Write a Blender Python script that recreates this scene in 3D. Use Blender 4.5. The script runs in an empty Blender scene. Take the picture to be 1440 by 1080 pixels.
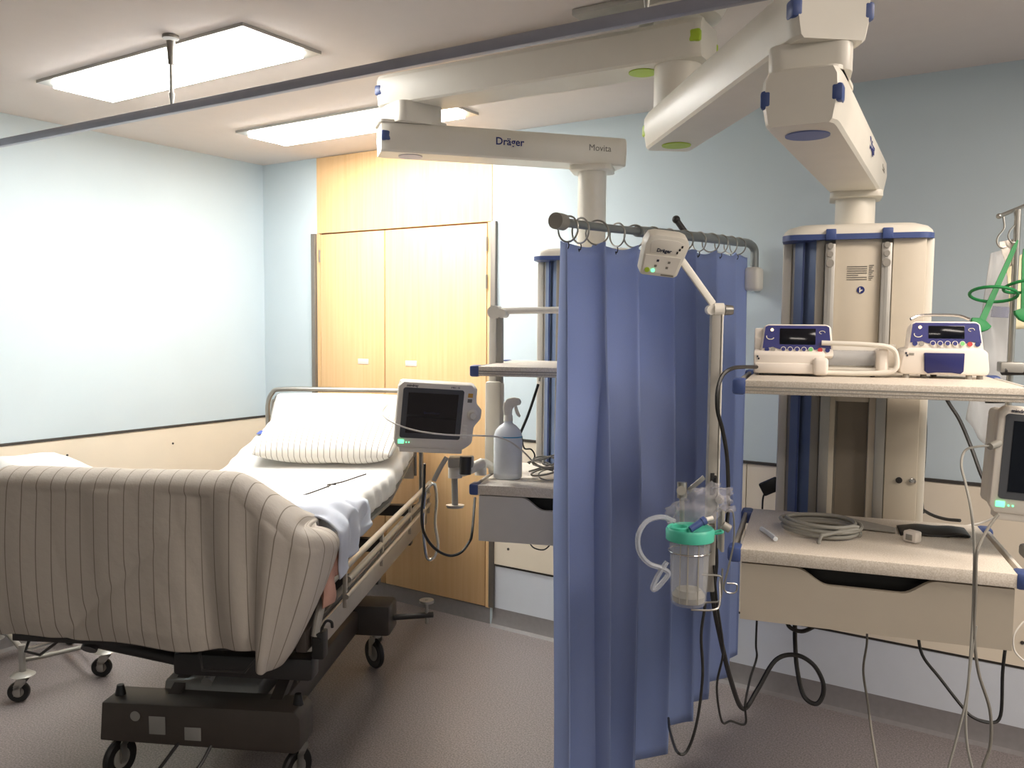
import bpy, bmesh, math, random
from mathutils import Matrix, Vector, noise
random.seed(7)
sc = bpy.context.scene
PI = math.pi
# ------------------------------------------------------------------ camera
# world: X runs right along the far wall, Y towards the far wall, Z up; eye 1.65 m above the floor
EYE = Vector((0, 0, 1.65))
FPX = 1190.0
CR = Matrix(((0.8380, -0.0460, 0.5440), (0.5458, 0.0550, -0.8361), (0.0084, 0.9974, 0.0716)))
CR = Matrix([Vector(c).normalized() for c in CR.transposed()]).transposed()
cam = bpy.data.cameras.new('camera'); camo = bpy.data.objects.new('camera', cam)
sc.collection.objects.link(camo)
q = CR.to_quaternion(); q.normalize()
camo.rotation_mode = 'QUATERNION'; camo.rotation_quaternion = q; camo.location = EYE
cam.sensor_width = 36.0; cam.lens = 36.0 * FPX / 1440.0; cam.clip_start = 0.05
sc.camera = camo
RM = q.to_matrix()
def at(px, py, d):                      # a point seen in the photograph, d metres deep
    return EYE + RM @ Vector(((px - 720) / FPX, -(py - 540) / FPX, -1.0)) * d
# ------------------------------------------------------------------ world, exposure
w = bpy.data.worlds.new('world'); sc.world = w; w.use_nodes = True
w.node_tree.nodes['Background'].inputs[0].default_value = (0.8, 0.85, 0.9, 1)
w.node_tree.nodes['Background'].inputs[1].default_value = 0.05
sc.view_settings.view_transform = 'Standard'; sc.view_settings.look = 'None'
sc.view_settings.gamma = 1.0; sc.view_settings.use_curve_mapping = False
sc.view_settings.exposure = 0.0
sc.cycles.use_denoising = True
sc.cycles.max_bounces = 8; sc.cycles.diffuse_bounces = 5; sc.cycles.transparent_max_bounces = 16
sc.cycles.sample_clamp_indirect = 6.0
PANEL_EMIT = 40.0
CEIL = 2.65
def area(name, loc, rot, sx, sy, power, col):
    l = bpy.data.lights.new(name, 'AREA'); l.shape = 'RECTANGLE'; l.size = sx; l.size_y = sy
    l.energy = power; l.color = col
    o = bpy.data.objects.new(name, l); sc.collection.objects.link(o); o.location = loc; o.rotation_euler = rot
    return o
# warm unseen fill lights at ceiling level, added to brighten the front and right
area('unseen_fill', (0.4, -0.8, CEIL - 0.02), (0, 0, 0), 1.2, 0.3, 24, (1.0, 0.90, 0.80))
area('unseen_fill', (0.72, 2.12, CEIL - 0.02), (0, 0, 0), 1.2, 0.3, 34, (1.0, 0.87, 0.76))  # overhead source inferred from the bright tops of the right shelves
area('unseen_fill', (2.3, 2.2, CEIL - 0.02), (0, 0, 0), 1.2, 0.3, 55, (1.0, 0.90, 0.80))
area('unseen_fill', (1.05, 1.0, CEIL - 0.02), (0, 0, 0), 1.2, 0.3, 17, (1.0, 0.89, 0.79))
# ------------------------------------------------------------------ helpers
def lin(c):
    c = c / 255.0
    return c / 12.92 if c <= 0.04045 else ((c + 0.055) / 1.055) ** 2.4
def rgb(r, g, b): return (lin(r), lin(g), lin(b), 1)
MATS = {}
def mat(name, col, rough=0.5, metal=0.0, var=0.04, nscale=14.0, bump=0.0, bscale=200.0, emit=None, estr=0, alpha=1.0, trans=0.0, spec=0.5, sheen=0.0):
    if name in MATS: return MATS[name]
    m = bpy.data.materials.new(name); m.use_nodes = True; nt = m.node_tree; b = nt.nodes['Principled BSDF']
    b.inputs['Roughness'].default_value = rough; b.inputs['Metallic'].default_value = metal
    b.inputs['Specular IOR Level'].default_value = spec
    tc = nt.nodes.new('ShaderNodeTexCoord')
    n = nt.nodes.new('ShaderNodeTexNoise'); n.inputs['Scale'].default_value = nscale; n.inputs['Detail'].default_value = 3
    nt.links.new(tc.outputs['Object'], n.inputs['Vector'])
    r = nt.nodes.new('ShaderNodeValToRGB')
    r.color_ramp.elements[0].position = 0.3; r.color_ramp.elements[1].position = 0.7
    r.color_ramp.elements[0].color = tuple(max(0, c * (1 - var)) for c in col[:3]) + (1,)
    r.color_ramp.elements[1].color = tuple(min(1, c * (1 + var)) for c in col[:3]) + (1,)
    nt.links.new(n.outputs['Fac'], r.inputs['Fac']); nt.links.new(r.outputs['Color'], b.inputs['Base Color'])
    if bump > 0:
        n2 = nt.nodes.new('ShaderNodeTexNoise'); n2.inputs['Scale'].default_value = bscale
        nt.links.new(tc.outputs['Object'], n2.inputs['Vector'])
        bp = nt.nodes.new('ShaderNodeBump'); bp.inputs['Strength'].default_value = bump; bp.inputs['Distance'].default_value = 0.002
        nt.links.new(n2.outputs['Fac'], bp.inputs['Height']); nt.links.new(bp.outputs['Normal'], b.inputs['Normal'])
    if emit: b.inputs['Emission Color'].default_value = emit; b.inputs['Emission Strength'].default_value = estr
    if alpha < 1:
        b.inputs['Alpha'].default_value = alpha
    if sheen: b.inputs['Sheen Weight'].default_value = sheen
    MATS[name] = m; return m
def mat_wood(name, c1, c2, sc3=(9, 9, 0.55)):
    m = bpy.data.materials.new(name); m.use_nodes = True; nt = m.node_tree; b = nt.nodes['Principled BSDF']
    b.inputs['Roughness'].default_value = 0.42
    tc = nt.nodes.new('ShaderNodeTexCoord'); mp = nt.nodes.new('ShaderNodeMapping'); mp.inputs['Scale'].default_value = sc3
    nt.links.new(tc.outputs['Object'], mp.inputs['Vector'])
    n = nt.nodes.new('ShaderNodeTexNoise'); n.inputs['Scale'].default_value = 3.0; n.inputs['Detail'].default_value = 6; n.inputs['Distortion'].default_value = 0.6
    nt.links.new(mp.outputs['Vector'], n.inputs['Vector'])
    r = nt.nodes.new('ShaderNodeValToRGB'); r.color_ramp.elements[0].position = 0.32; r.color_ramp.elements[1].position = 0.68
    r.color_ramp.elements[0].color = c1; r.color_ramp.elements[1].color = c2
    nt.links.new(n.outputs['Fac'], r.inputs['Fac']); nt.links.new(r.outputs['Color'], b.inputs['Base Color'])
    MATS[name] = m; return m
def mat_speckle(name, c1, c2, c3, scale=260, rough=0.4):
    m = bpy.data.materials.new(name); m.use_nodes = True; nt = m.node_tree; b = nt.nodes['Principled BSDF']
    b.inputs['Roughness'].default_value = rough
    tc = nt.nodes.new('ShaderNodeTexCoord')
    n = nt.nodes.new('ShaderNodeTexNoise'); n.inputs['Scale'].default_value = scale; n.inputs['Detail'].default_value = 2
    nt.links.new(tc.outputs['Object'], n.inputs['Vector'])
    r = nt.nodes.new('ShaderNodeValToRGB'); e = r.color_ramp.elements
    e[0].position = 0.36; e[0].color = c1; e[1].position = 0.64; e[1].color = c3
    x = e.new(0.5); x.color = c2
    nt.links.new(n.outputs['Fac'], r.inputs['Fac']); nt.links.new(r.outputs['Color'], b.inputs['Base Color'])
    MATS[name] = m; return m
def mat_stripe(name, base, stripe, period=0.053, width=0.07, rough=0.85):
    m = bpy.data.materials.new(name); m.use_nodes = True; nt = m.node_tree; b = nt.nodes['Principled BSDF']
    b.inputs['Roughness'].default_value = rough; b.inputs['Specular IOR Level'].default_value = 0.15
    uv = nt.nodes.new('ShaderNodeUVMap'); uv.uv_map = 'UVMap'
    sp = nt.nodes.new('ShaderNodeSeparateXYZ'); nt.links.new(uv.outputs['UV'], sp.inputs['Vector'])
    def mth(op, a, bb=None):
        n = nt.nodes.new('ShaderNodeMath'); n.operation = op
        if isinstance(a, (int, float)): n.inputs[0].default_value = a
        else: nt.links.new(a, n.inputs[0])
        if bb is not None: n.inputs[1].default_value = bb
        return n.outputs[0]
    f = mth('FRACT', mth('DIVIDE', sp.outputs['X'], period))
    d = mth('ABSOLUTE', mth('SUBTRACT', f, 0.5))
    r = nt.nodes.new('ShaderNodeValToRGB'); e = r.color_ramp.elements
    e[0].position = 0.5 * width; e[0].color = stripe; e[1].position = 0.5 * width + 0.025; e[1].color = base
    nt.links.new(d, r.inputs['Fac']); nt.links.new(r.outputs['Color'], b.inputs['Base Color'])
    tc = nt.nodes.new('ShaderNodeTexCoord')
    n2 = nt.nodes.new('ShaderNodeTexNoise'); n2.inputs['Scale'].default_value = 18; n2.inputs['Detail'].default_value = 4
    nt.links.new(tc.outputs['Object'], n2.inputs['Vector'])
    bp = nt.nodes.new('ShaderNodeBump'); bp.inputs['Strength'].default_value = 0.35; bp.inputs['Distance'].default_value = 0.01
    nt.links.new(n2.outputs['Fac'], bp.inputs['Height']); nt.links.new(bp.outputs['Normal'], b.inputs['Normal'])
    MATS[name] = m; return m
class MB:
    def __init__(s): s.v = []; s.f = []; s.uv = None
    def add(s, verts, faces, M=None):
        o = len(s.v)
        for p in verts:
            p = Vector(p); s.v.append(M @ p if M is not None else p)
        for f in faces: s.f.append(tuple(i + o for i in f))
        return s
    def bm(s, b, M=None):
        b.verts.ensure_lookup_table(); b.verts.index_update()
        s.add([v.co.copy() for v in b.verts], [[v.index for v in f.verts] for f in b.faces], M); b.free(); return s
    def box(s, x0, x1, y0, y1, z0, z1, bev=0, M=None, seg=2, axis=None):
        b = bmesh.new(); bmesh.ops.create_cube(b, size=1.0)
        for v in b.verts:
            v.co = Vector(((x0 + x1) / 2 + v.co.x * (x1 - x0), (y0 + y1) / 2 + v.co.y * (y1 - y0), (z0 + z1) / 2 + v.co.z * (z1 - z0)))
        if bev:
            es = b.edges[:]
            if axis is not None:
                es = [e for e in es if abs((e.verts[0].co - e.verts[1].co).normalized()[axis]) > 0.9]
            bmesh.ops.bevel(b, geom=es, offset=bev, segments=seg, profile=0.5, affect='EDGES', clamp_overlap=True)
        return s.bm(b, M)
    def prism(s, poly, z0, z1, M=None, bev=0):          # polygon in local XY, extruded along local Z
        b = bmesh.new()
        a = [b.verts.new((x, y, z0)) for x, y in poly]; t = [b.verts.new((x, y, z1)) for x, y in poly]
        n = len(poly)
        b.faces.new(a[::-1]); b.faces.new(t)
        for i in range(n): b.faces.new((a[i], a[(i + 1) % n], t[(i + 1) % n], t[i]))
        bmesh.ops.recalc_face_normals(b, faces=b.faces[:])
        if bev: bmesh.ops.bevel(b, geom=b.edges[:], offset=bev, segments=2, profile=0.5, affect='EDGES', clamp_overlap=True)
        return s.bm(b, M)
    def cyl(s, a, b, r, r2=None, seg=20, M=None, cap=True):
        a = Vector(a); b = Vector(b); r2 = r if r2 is None else r2
        d = (b - a).normalized(); x = d.orthogonal().normalized(); y = d.cross(x)
        V = []; Fc = []
        for i in range(seg):
            t = 2 * PI * i / seg; e = x * math.cos(t) + y * math.sin(t); V.append(a + e * r); V.append(b + e * r2)
        for i in range(seg):
            j = (i + 1) % seg; Fc.append((2 * i, 2 * j, 2 * j + 1, 2 * i + 1))
        if cap:
            Fc.append([2 * i for i in range(seg)][::-1]); Fc.append([2 * i + 1 for i in range(seg)])
        return s.add(V, Fc, M)
    def tube(s, pts, r, seg=8, closed=False, sub=5, M=None, flat=None):
        P = [Vector(p) for p in pts]
        if sub > 1 and len(P) > 2:
            Q = []; n = len(P); rng = range(n if closed else n - 1)
            for i in rng:
                p0 = P[(i - 1) % n] if (closed or i > 0) else P[0] * 2 - P[1]
                p1 = P[i]; p2 = P[(i + 1) % n]
                p3 = P[(i + 2) % n] if (closed or i + 2 < n) else P[-1] * 2 - P[-2]
                for k in range(sub):
                    t = k / sub
                    Q.append(0.5 * ((2 * p1) + (p2 - p0) * t + (2 * p0 - 5 * p1 + 4 * p2 - p3) * t * t + (3 * p1 - p0 - 3 * p2 + p3) * t ** 3))
            if not closed: Q.append(P[-1])
            P = Q
        n = len(P); V = []; Fc = []; x = None
        for i in range(n):
            a = P[(i - 1) % n] if (closed or i > 0) else P[i]; b = P[(i + 1) % n] if (closed or i < n - 1) else P[i]
            d = (b - a)
            if d.length < 1e-9: d = Vector((0, 0, 1))
            d.normalize()
            if x is None: x = d.orthogonal().normalized()
            x = (x - d * x.dot(d))
            x = d.orthogonal().normalized() if x.length < 1e-6 else x.normalized()
            y = d.cross(x)
            for k in range(seg):
                t = 2 * PI * k / seg; V.append(P[i] + x * math.cos(t) * r + y * math.sin(t) * r)
        m = n if closed else n - 1
        for i in range(m):
            j = (i + 1) % n
            for k in range(seg):
                l = (k + 1) % seg; Fc.append((i * seg + k, i * seg + l, j * seg + l, j * seg + k))
        if not closed:
            Fc.append([k for k in range(seg)][::-1]); Fc.append([(n - 1) * seg + k for k in range(seg)])
        return s.add(V, Fc, M)
    def lathe(s, prof, seg=28, M=None, sx=1, sy=1):
        V = []; Fc = []; n = len(prof)
        for r, z in prof:
            for k in range(seg):
                t = 2 * PI * k / seg; V.append((r * math.cos(t) * sx, r * math.sin(t) * sy, z))
        for i in range(n - 1):
            for k in range(seg):
                l = (k + 1) % seg; Fc.append((i * seg + k, i * seg + l, (i + 1) * seg + l, (i + 1) * seg + k))
        Fc.append([k for k in range(seg)][::-1]); Fc.append([(n - 1) * seg + k for k in range(seg)])
        return s.add(V, Fc, M)
    def grid(s, fn, nu, nv, uvf=None, M=None, closed=False):
        V = [fn(i / (nu - 1), j / (nv - 1)) for j in range(nv) for i in range(nu)]
        Fc = [(j * nu + i, j * nu + i + 1, (j + 1) * nu + i + 1, (j + 1) * nu + i) for j in range(nv - 1) for i in range(nu - 1)]
        if uvf:
            if s.uv is None: s.uv = []
            s.uv += [uvf(i / (nu - 1), j / (nv - 1)) for j in range(nv) for i in range(nu)]
        return s.add(V, Fc, M)
    def ball(s, c, r, seg=16, M=None, sc3=(1, 1, 1)):
        b = bmesh.new(); bmesh.ops.create_uvsphere(b, u_segments=seg, v_segments=seg // 2, radius=r)
        for v in b.verts: v.co = Vector((v.co.x * sc3[0], v.co.y * sc3[1], v.co.z * sc3[2])) + Vector(c)
        return s.bm(b, M)
    def text(s, body, size, M=None, depth=0.0006, bold=0.0, width=None):
        c = bpy.data.curves.new('t', 'FONT'); c.body = body; c.size = size; c.extrude = depth; c.offset = bold
        c.align_x = 'CENTER'; c.align_y = 'CENTER'; c.resolution_u = 3
        o = bpy.data.objects.new('t', c); sc.collection.objects.link(o)
        dg = bpy.context.evaluated_depsgraph_get(); me = bpy.data.meshes.new_from_object(o.evaluated_get(dg))
        vs = [v.co.copy() for v in me.vertices]
        if width and vs:
            wd = max(v.x for v in vs) - min(v.x for v in vs); k = width / wd
            for v in vs: v.x *= k
        s.add(vs, [tuple(p.vertices) for p in me.polygons], M)
        bpy.data.meshes.remove(me); bpy.data.objects.remove(o); bpy.data.curves.remove(c)
        return s
WM = {}
def wm(o): return WM[o.name] if o is not None else Matrix.Identity(4)
def link(name, mb, m, parent=None, T=None, recentre=False, smooth=35):
    vs = mb.v if T is None else [T @ v for v in mb.v]
    off = Matrix.Identity(4)
    if recentre:
        lo = [min(v[k] for v in vs) for k in range(3)]; hi = [max(v[k] for v in vs) for k in range(3)]
        off = Matrix.Translation(((lo[0] + hi[0]) / 2, (lo[1] + hi[1]) / 2, lo[2]))
    inv = wm(parent).inverted() if parent else off.inverted()
    vs = [inv @ v for v in vs]
    me = bpy.data.meshes.new(name); me.from_pydata([tuple(v) for v in vs], [], mb.f)
    bmm = bmesh.new(); bmm.from_mesh(me); bmesh.ops.recalc_face_normals(bmm, faces=bmm.faces[:]); bmm.to_mesh(me); bmm.free()
    if mb.uv:
        uvl = me.uv_layers.new(name='UVMap')
        for l in me.loops: uvl.data[l.index].uv = mb.uv[l.vertex_index]
    me.materials.append(m)
    me.polygons.foreach_set('use_smooth', [True] * len(me.polygons))
    me.set_sharp_from_angle(angle=math.radians(smooth))
    o = bpy.data.objects.new(name, me); sc.collection.objects.link(o)
    if parent: o.parent = parent; WM[o.name] = wm(parent)
    else: o.matrix_world = off; WM[o.name] = off
    return o
def part(name, mb, m, parent, T=None, label=None, smooth=35):
    o = link(name, mb, m, parent, T, smooth=smooth)
    if label: o['label'] = label
    return o
def tag(o, label, cat, group=None):
    o['label'] = label; o['category'] = cat
    if group: o['group'] = group
    return o
def thing(name, label, cat, loc=(0, 0, 0), rz=0, group=None):
    o = bpy.data.objects.new(name, None); sc.collection.objects.link(o); o.location = loc; o.rotation_euler = (0, 0, rz)
    o.empty_display_size = 0.1
    WM[o.name] = Matrix.Translation(loc) @ Matrix.Rotation(rz, 4, 'Z'); return tag(o, label, cat, group)
def solo(name, mb, m, label, cat, group=None, T=None, smooth=35):
    return tag(link(name, mb, m, None, T, recentre=True, smooth=smooth), label, cat, group)
def struct(name, mb, m, parent=None):
    o = link(name, mb, m, parent)
    if parent is None: o['kind'] = 'structure'
    return o
def frame(loc, rz=0): return Matrix.Translation(loc) @ Matrix.Rotation(rz, 4, 'Z')
def face_frame(o, right, up):            # local x right, y up, z towards the viewer
    x = Vector(right).normalized(); z = x.cross(Vector(up)).normalized(); y = z.cross(x)
    M = Matrix.Identity(4)
    for i in range(3): M[i][0] = x[i]; M[i][1] = y[i]; M[i][2] = z[i]; M[i][3] = o[i]
    return M
def rrect(w, h, r, n=5, cx=0, cy=0):
    P = []
    for (sx, sy, a0) in ((1, 1, 0), (-1, 1, 90), (-1, -1, 180), (1, -1, 270)):
        for k in range(n + 1):
            a = math.radians(a0 + 90 * k / n); P.append((cx + sx * (w / 2 - r) + r * math.cos(a), cy + sy * (h / 2 - r) + r * math.sin(a)))
    return P
def ss(a, b, x):
    t = max(0, min(1, (x - a) / (b - a))); return t * t * (3 - 2 * t)
# ------------------------------------------------------------------ materials
m_ceil = mat('ceiling_paint', rgb(218, 209, 203), 0.9, var=0.01, bump=0.05)
m_blue = mat('pale_blue_wall_paint', rgb(193, 206, 212), 0.8, var=0.015, nscale=3, bump=0.12, bscale=160)
m_low = mat('light_wall_paint', rgb(205, 210, 218), 0.75, var=0.015)
m_beige = mat('cream_wall_panel', rgb(228, 216, 196), 0.5, var=0.02, nscale=5)
m_gap = mat('dark_trim_and_shadow_line', rgb(60, 56, 52), 0.7)
m_base = mat('grey_coved_skirting', rgb(128, 124, 124), 0.5, var=0.05, nscale=40)
m_floor = mat_speckle('speckled_linoleum', rgb(111, 104, 103), rgb(131, 123, 122), rgb(149, 141, 139), 150, 0.36)
m_wood = mat_wood('maple_laminate', rgb(219, 180, 130), rgb(226, 190, 142), (16, 16, .5))
m_woodedge = mat('maple_dark_joint', rgb(128, 92, 56), 0.6)
m_steel = mat('brushed_steel', rgb(168, 166, 160), 0.32, 0.9, var=0.05)
m_chrome = mat('chrome', rgb(210, 208, 204), 0.15, 1.0)
m_alu = mat('aluminium', rgb(178, 176, 170), 0.4, 0.6)
m_strip = mat('grey_corner_strip', rgb(122, 116, 108), 0.45, 0.35)
m_white = mat('warm_white_enamel', rgb(226, 221, 210), 0.35, var=0.02)
m_arm = mat('cream_white_plastic', rgb(222, 217, 205), 0.4, var=0.015)
m_cream = mat('cream_housing', rgb(208, 198, 180), 0.42, var=0.02)
m_greyh = mat('grey_housing', rgb(150, 146, 138), 0.45, var=0.03)
m_taupe = mat('taupe_recess', rgb(128, 118, 104), 0.5, var=0.03)
m_navy = mat('blue_trim_plastic', rgb(66, 84, 136), 0.4, var=0.05)
m_bluerec = mat('blue_recess_plastic', rgb(104, 120, 152), 0.4, var=0.06)
m_lime = mat('lime_plastic', rgb(168, 196, 52), 0.45)
m_pblue = mat('periwinkle_cap_plastic', rgb(112, 124, 172), 0.45)
m_lilac = mat('pale_lilac_plastic', rgb(188, 182, 190), 0.5)
m_grail = mat('grey_blue_track', rgb(158, 160, 172), 0.4, 0.4)
m_black = mat('black_rubber', rgb(26, 25, 24), 0.45, var=0.1)
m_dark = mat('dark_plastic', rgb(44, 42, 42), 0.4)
m_screen = mat('dark_screen_glass', rgb(12, 14, 22), 0.12, var=0.0)
m_bezel = mat('grey_bezel', rgb(70, 72, 76), 0.35)
m_mon = mat('warm_grey_plastic', rgb(222, 216, 206), 0.4, var=0.02)
m_pump = mat('pump_white_plastic', rgb(236, 228, 218), 0.35, var=0.01)
m_pumpb = mat('pump_blue_panel', rgb(44, 47, 118), 0.35, var=0.12, nscale=4)
m_print = mat('dark_print', rgb(40, 44, 62), 0.6)
m_nprint = mat('navy_print', rgb(28, 40, 110), 0.5)
m_gprint = mat('grey_print', rgb(120, 116, 108), 0.6)
m_red = mat('red_button_plastic', rgb(190, 60, 60), 0.4)
m_greenb = mat('green_button_plastic', rgb(120, 200, 120), 0.4)
m_led = mat('green_led', rgb(90, 230, 150), 0.4, emit=(0.2, 1, 0.45, 1), estr=1.6)
m_ledy = mat('amber_led', rgb(250, 210, 150), 0.4, emit=(1, 0.75, 0.4, 1), estr=2.0)
m_cable = mat('grey_cable_sheath', rgb(150, 148, 140), 0.5)
m_wcable = mat('white_cable_sheath', rgb(214, 210, 202), 0.5)
m_sheet = mat('white_bed_linen', rgb(228, 226, 222), 0.9, var=0.02, bump=0.2, bscale=30, spec=0.15)
m_stripe = mat_stripe('striped_linen_shaded', rgb(176, 168, 158), rgb(120, 112, 102), 0.050, 0.03)  # shade of the foot end put into the base colour; duvet itself is white
m_stripe_p = mat_stripe('striped_pillow_linen', rgb(232, 228, 220), rgb(150, 142, 128), 0.03, 0.10)
m_gown = mat('pale_blue_cotton', rgb(206, 211, 222), 0.9, var=0.03, spec=0.1)
m_strap = mat('faded_red_webbing', rgb(190, 146, 130), 0.85, var=0.08)
m_bedg = mat('bed_brown_grey_enamel', rgb(66, 59, 54), 0.45, var=0.06)
m_bedc = mat('bed_grey_cover', rgb(142, 140, 136), 0.10, var=0.03)
m_bedm = mat('bed_light_metal', rgb(176, 168, 156), 0.35, 0.5)
m_curt = mat('blue_curtain_cloth', rgb(162, 177, 216), 0.85, var=0.03, nscale=300, bump=0.15, bscale=900, spec=0.15)
nt_ = m_curt.node_tree; mx_ = nt_.nodes.new('ShaderNodeMixShader'); tr_ = nt_.nodes.new('ShaderNodeBsdfTranslucent')
mx_.inputs[0].default_value = 0.38; tr_.inputs['Color'].default_value = rgb(162, 177, 216)
nt_.links.new(nt_.nodes['Principled BSDF'].outputs[0], mx_.inputs[1]); nt_.links.new(tr_.outputs[0], mx_.inputs[2])
nt_.links.new(mx_.outputs[0], nt_.nodes['Material Output'].inputs['Surface'])
m_rod = mat('grey_rail_tube', rgb(134, 138, 136), 0.4, 0.3)
m_green = mat('green_translucent_plastic', rgb(18, 130, 66), 0.55, var=0.1, alpha=0.93)
m_mint = mat('mint_green_lid', rgb(72, 178, 152), 0.4)
m_clear = mat('clear_plastic', rgb(205, 206, 208), 0.12, alpha=0.20)
m_clearw = mat('clear_ribs', rgb(190, 194, 200), 0.2, alpha=0.42)
m_milky = mat('milky_plastic', rgb(232, 236, 240), 0.35, alpha=0.88)
m_film = mat('crumpled_clear_film', rgb(190, 188, 194), 0.3, alpha=0.26)
m_bag = mat('milky_bag_film', rgb(206, 206, 206), 0.35, alpha=0.55)
m_yel = mat('pale_yellow_film', rgb(232, 222, 186), 0.6, alpha=0.9)
m_lam = mat_speckle('cream_laminate', rgb(206, 196, 180), rgb(218, 208, 194), rgb(228, 220, 208), 300, 0.45)
m_drawer = mat('cream_drawer_front', rgb(184, 174, 158), 0.5, var=0.02)
m_drawer_l = mat('pale_grey_drawer_front', rgb(212, 209, 203), 0.5, var=0.02)
m_diff = mat('lit_diffuser', rgb(255, 255, 255), 0.5, emit=(1.0, 0.98, 0.935, 1), estr=PANEL_EMIT)
m_turq = mat('turquoise_print', rgb(60, 150, 190), 0.5)
m_orange = mat('orange_label', rgb(214, 160, 70), 0.6)
m_bprint = mat('blue_fabric_print', rgb(70, 90, 160), 0.9)
m_rprint = mat('faint_red_print', rgb(225, 170, 170), 0.9)
# ------------------------------------------------------------------ room
XA, YB, XR, YF = -4.37, 3.755, 3.2, -3.6
struct('floor', MB().box(XA - .1, XR + .1, YF - .1, YB + .1, -0.05, 0), m_floor)
struct('ceiling', MB().box(XA - .1, XR + .1, YF - .1, YB + .1, CEIL, CEIL + .05), m_ceil)
CX0, CX1 = -3.885, -2.575     # cupboard recess
b = MB().box(XA - .1, CX0, YB, YB + .1, 0, CEIL).box(CX1, XR + .1, YB, YB + .1, 0, CEIL)
struct('wall_back', b, m_blue)
struct('wall_left', MB().box(XA - .1, XA, YF, YB, 0, CEIL), m_blue)
struct('wall_right', MB().box(XR, XR + .1, YF, YB, 0, CEIL), m_blue)
struct('wall_front', MB().box(XA, XR, YF - .1, YF, 0, CEIL), m_blue)
# wall panels (dado) with fixing screws and dark capping strip
struct('trim_1', MB().box(XA, XA + .012, YF, YB, .345, 1.025), m_beige)
seams = [CX1 + .02, -1.17, .03, 1.23, 2.43, XR]
b = MB()
for a, c in zip(seams[:-1], seams[1:]): b.box(a + .002, c - .002, YB - .012, YB, .345, 1.03)
b.box(XA, CX0 - .035, YB - .012, YB, .345, 1.025)
struct('trim_2', b, m_beige)
b = MB().box(XA, XA + .016, YF, YB, 1.025, 1.037).box(CX1 + .02, XR, YB - .016, YB, 1.03, 1.042).box(XA, CX0 - .035, YB - .016, YB, 1.025, 1.037)
b.box(XA, XA + .006, YF, YB, .333, .345).box(CX1 + .02, XR, YB - .006, YB, .333, .345)  # dark strip painted for the shadow line under the panels
struct('trim_3', b, m_gap)
b = MB().box(XA, XA + .004, YF, YB, .1, .333).box(CX1 + .02, XR, YB - .004, YB, .1, .333)
struct('trim_4', b, m_low)
def cove(y0, y1, left): pass
b = MB()
b.prism([(0, 0), (.035, 0), (.016, .012), (.006, .04), (.004, .1), (0, .1)], CX1 + .02, XR, M=Matrix(((0, 0, 1, 0), (-1, 0, 0, YB), (0, 1, 0, 0), (0, 0, 0, 1))))
struct('baseboard_back', b, m_base)
b = MB().prism([(0, 0), (.035, 0), (.016, .012), (.006, .04), (.004, .1), (0, .1)], YF, YB, M=Matrix(((1, 0, 0, XA), (0, 0, 1, 0), (0, 1, 0, 0), (0, 0, 0, 1))))
struct('baseboard_left', b, m_base)
b = MB().cyl((XA + .012, 2.42, .94), (XA + .0145, 2.42, .94), .006).cyl((XA + .012, 3.05, .93), (XA + .0145, 3.05, .93), .006)
for x, z in ((-2.45, .44), (-1.24, .94), (-1.10, .94), (-1.24, .44), (-.08, .94), (.14, .94), (-.08, .44)):
    b.cyl((x, YB - .012, z), (x, YB - .0145, z), .007)
struct('trim_5', b, m_gap)
# ------------------------------------------------------------------ ceiling lights
def ceiling_light(x0, x1, y0, y1, label):
    t = thing('ceiling_light', label, 'ceiling light', ((x0 + x1) / 2, (y0 + y1) / 2, CEIL), 0, None)
    f = MB(); w_ = .045
    for a in ((x0 - w_, x1 + w_, y0 - w_, y0), (x0 - w_, x1 + w_, y1, y1 + w_), (x0 - w_, x0, y0, y1), (x1, x1 + w_, y0, y1)):
        f.box(*a, CEIL - .012, CEIL - .0005)
    part('frame', f, m_alu, t)
    part('diffuser', MB().box(x0, x1, y0, y1, CEIL - .03, CEIL - .001, .004), m_diff, t)
ceiling_light(-3.61, -2.40, 1.99, 2.26, 'lit rectangular ceiling light behind the track rod, larger and nearer one')
ceiling_light(-3.66, -2.43, 3.05, 3.31, 'lit rectangular ceiling light in front of the tall wooden cupboard, farther one')
# ------------------------------------------------------------------ ceiling curtain track
t = thing('curtain_track', 'long grey curtain track hung under the ceiling by thin rods', 'curtain track', (-2.68, 1.91, CEIL))
part('rail', MB().box(XA + .02, .35, -.012, .012, -.016, .016, .004), m_grail, t, Matrix.Translation((0, 1.955, 2.395)) @ Matrix.Rotation(math.radians(1.2), 4, 'Z'))
for x, y in ((-2.68, 1.90), (-.88, 1.935)):
    b = MB().cyl((x, y, 2.42), (x, y, CEIL - .09), .007, seg=12).cyl((x, y, 2.41), (x, y, 2.45), .005, .011, seg=12)
    r = part('hanger_rod', b, m_alu, t)
    part('ceiling_fixing', MB().cyl((x, y, CEIL - .10), (x, y, CEIL - .02), .011, .015, seg=16).cyl((x, y, CEIL - .012), (x, y, CEIL - .0005), .028, seg=20), m_strip, r)
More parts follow.
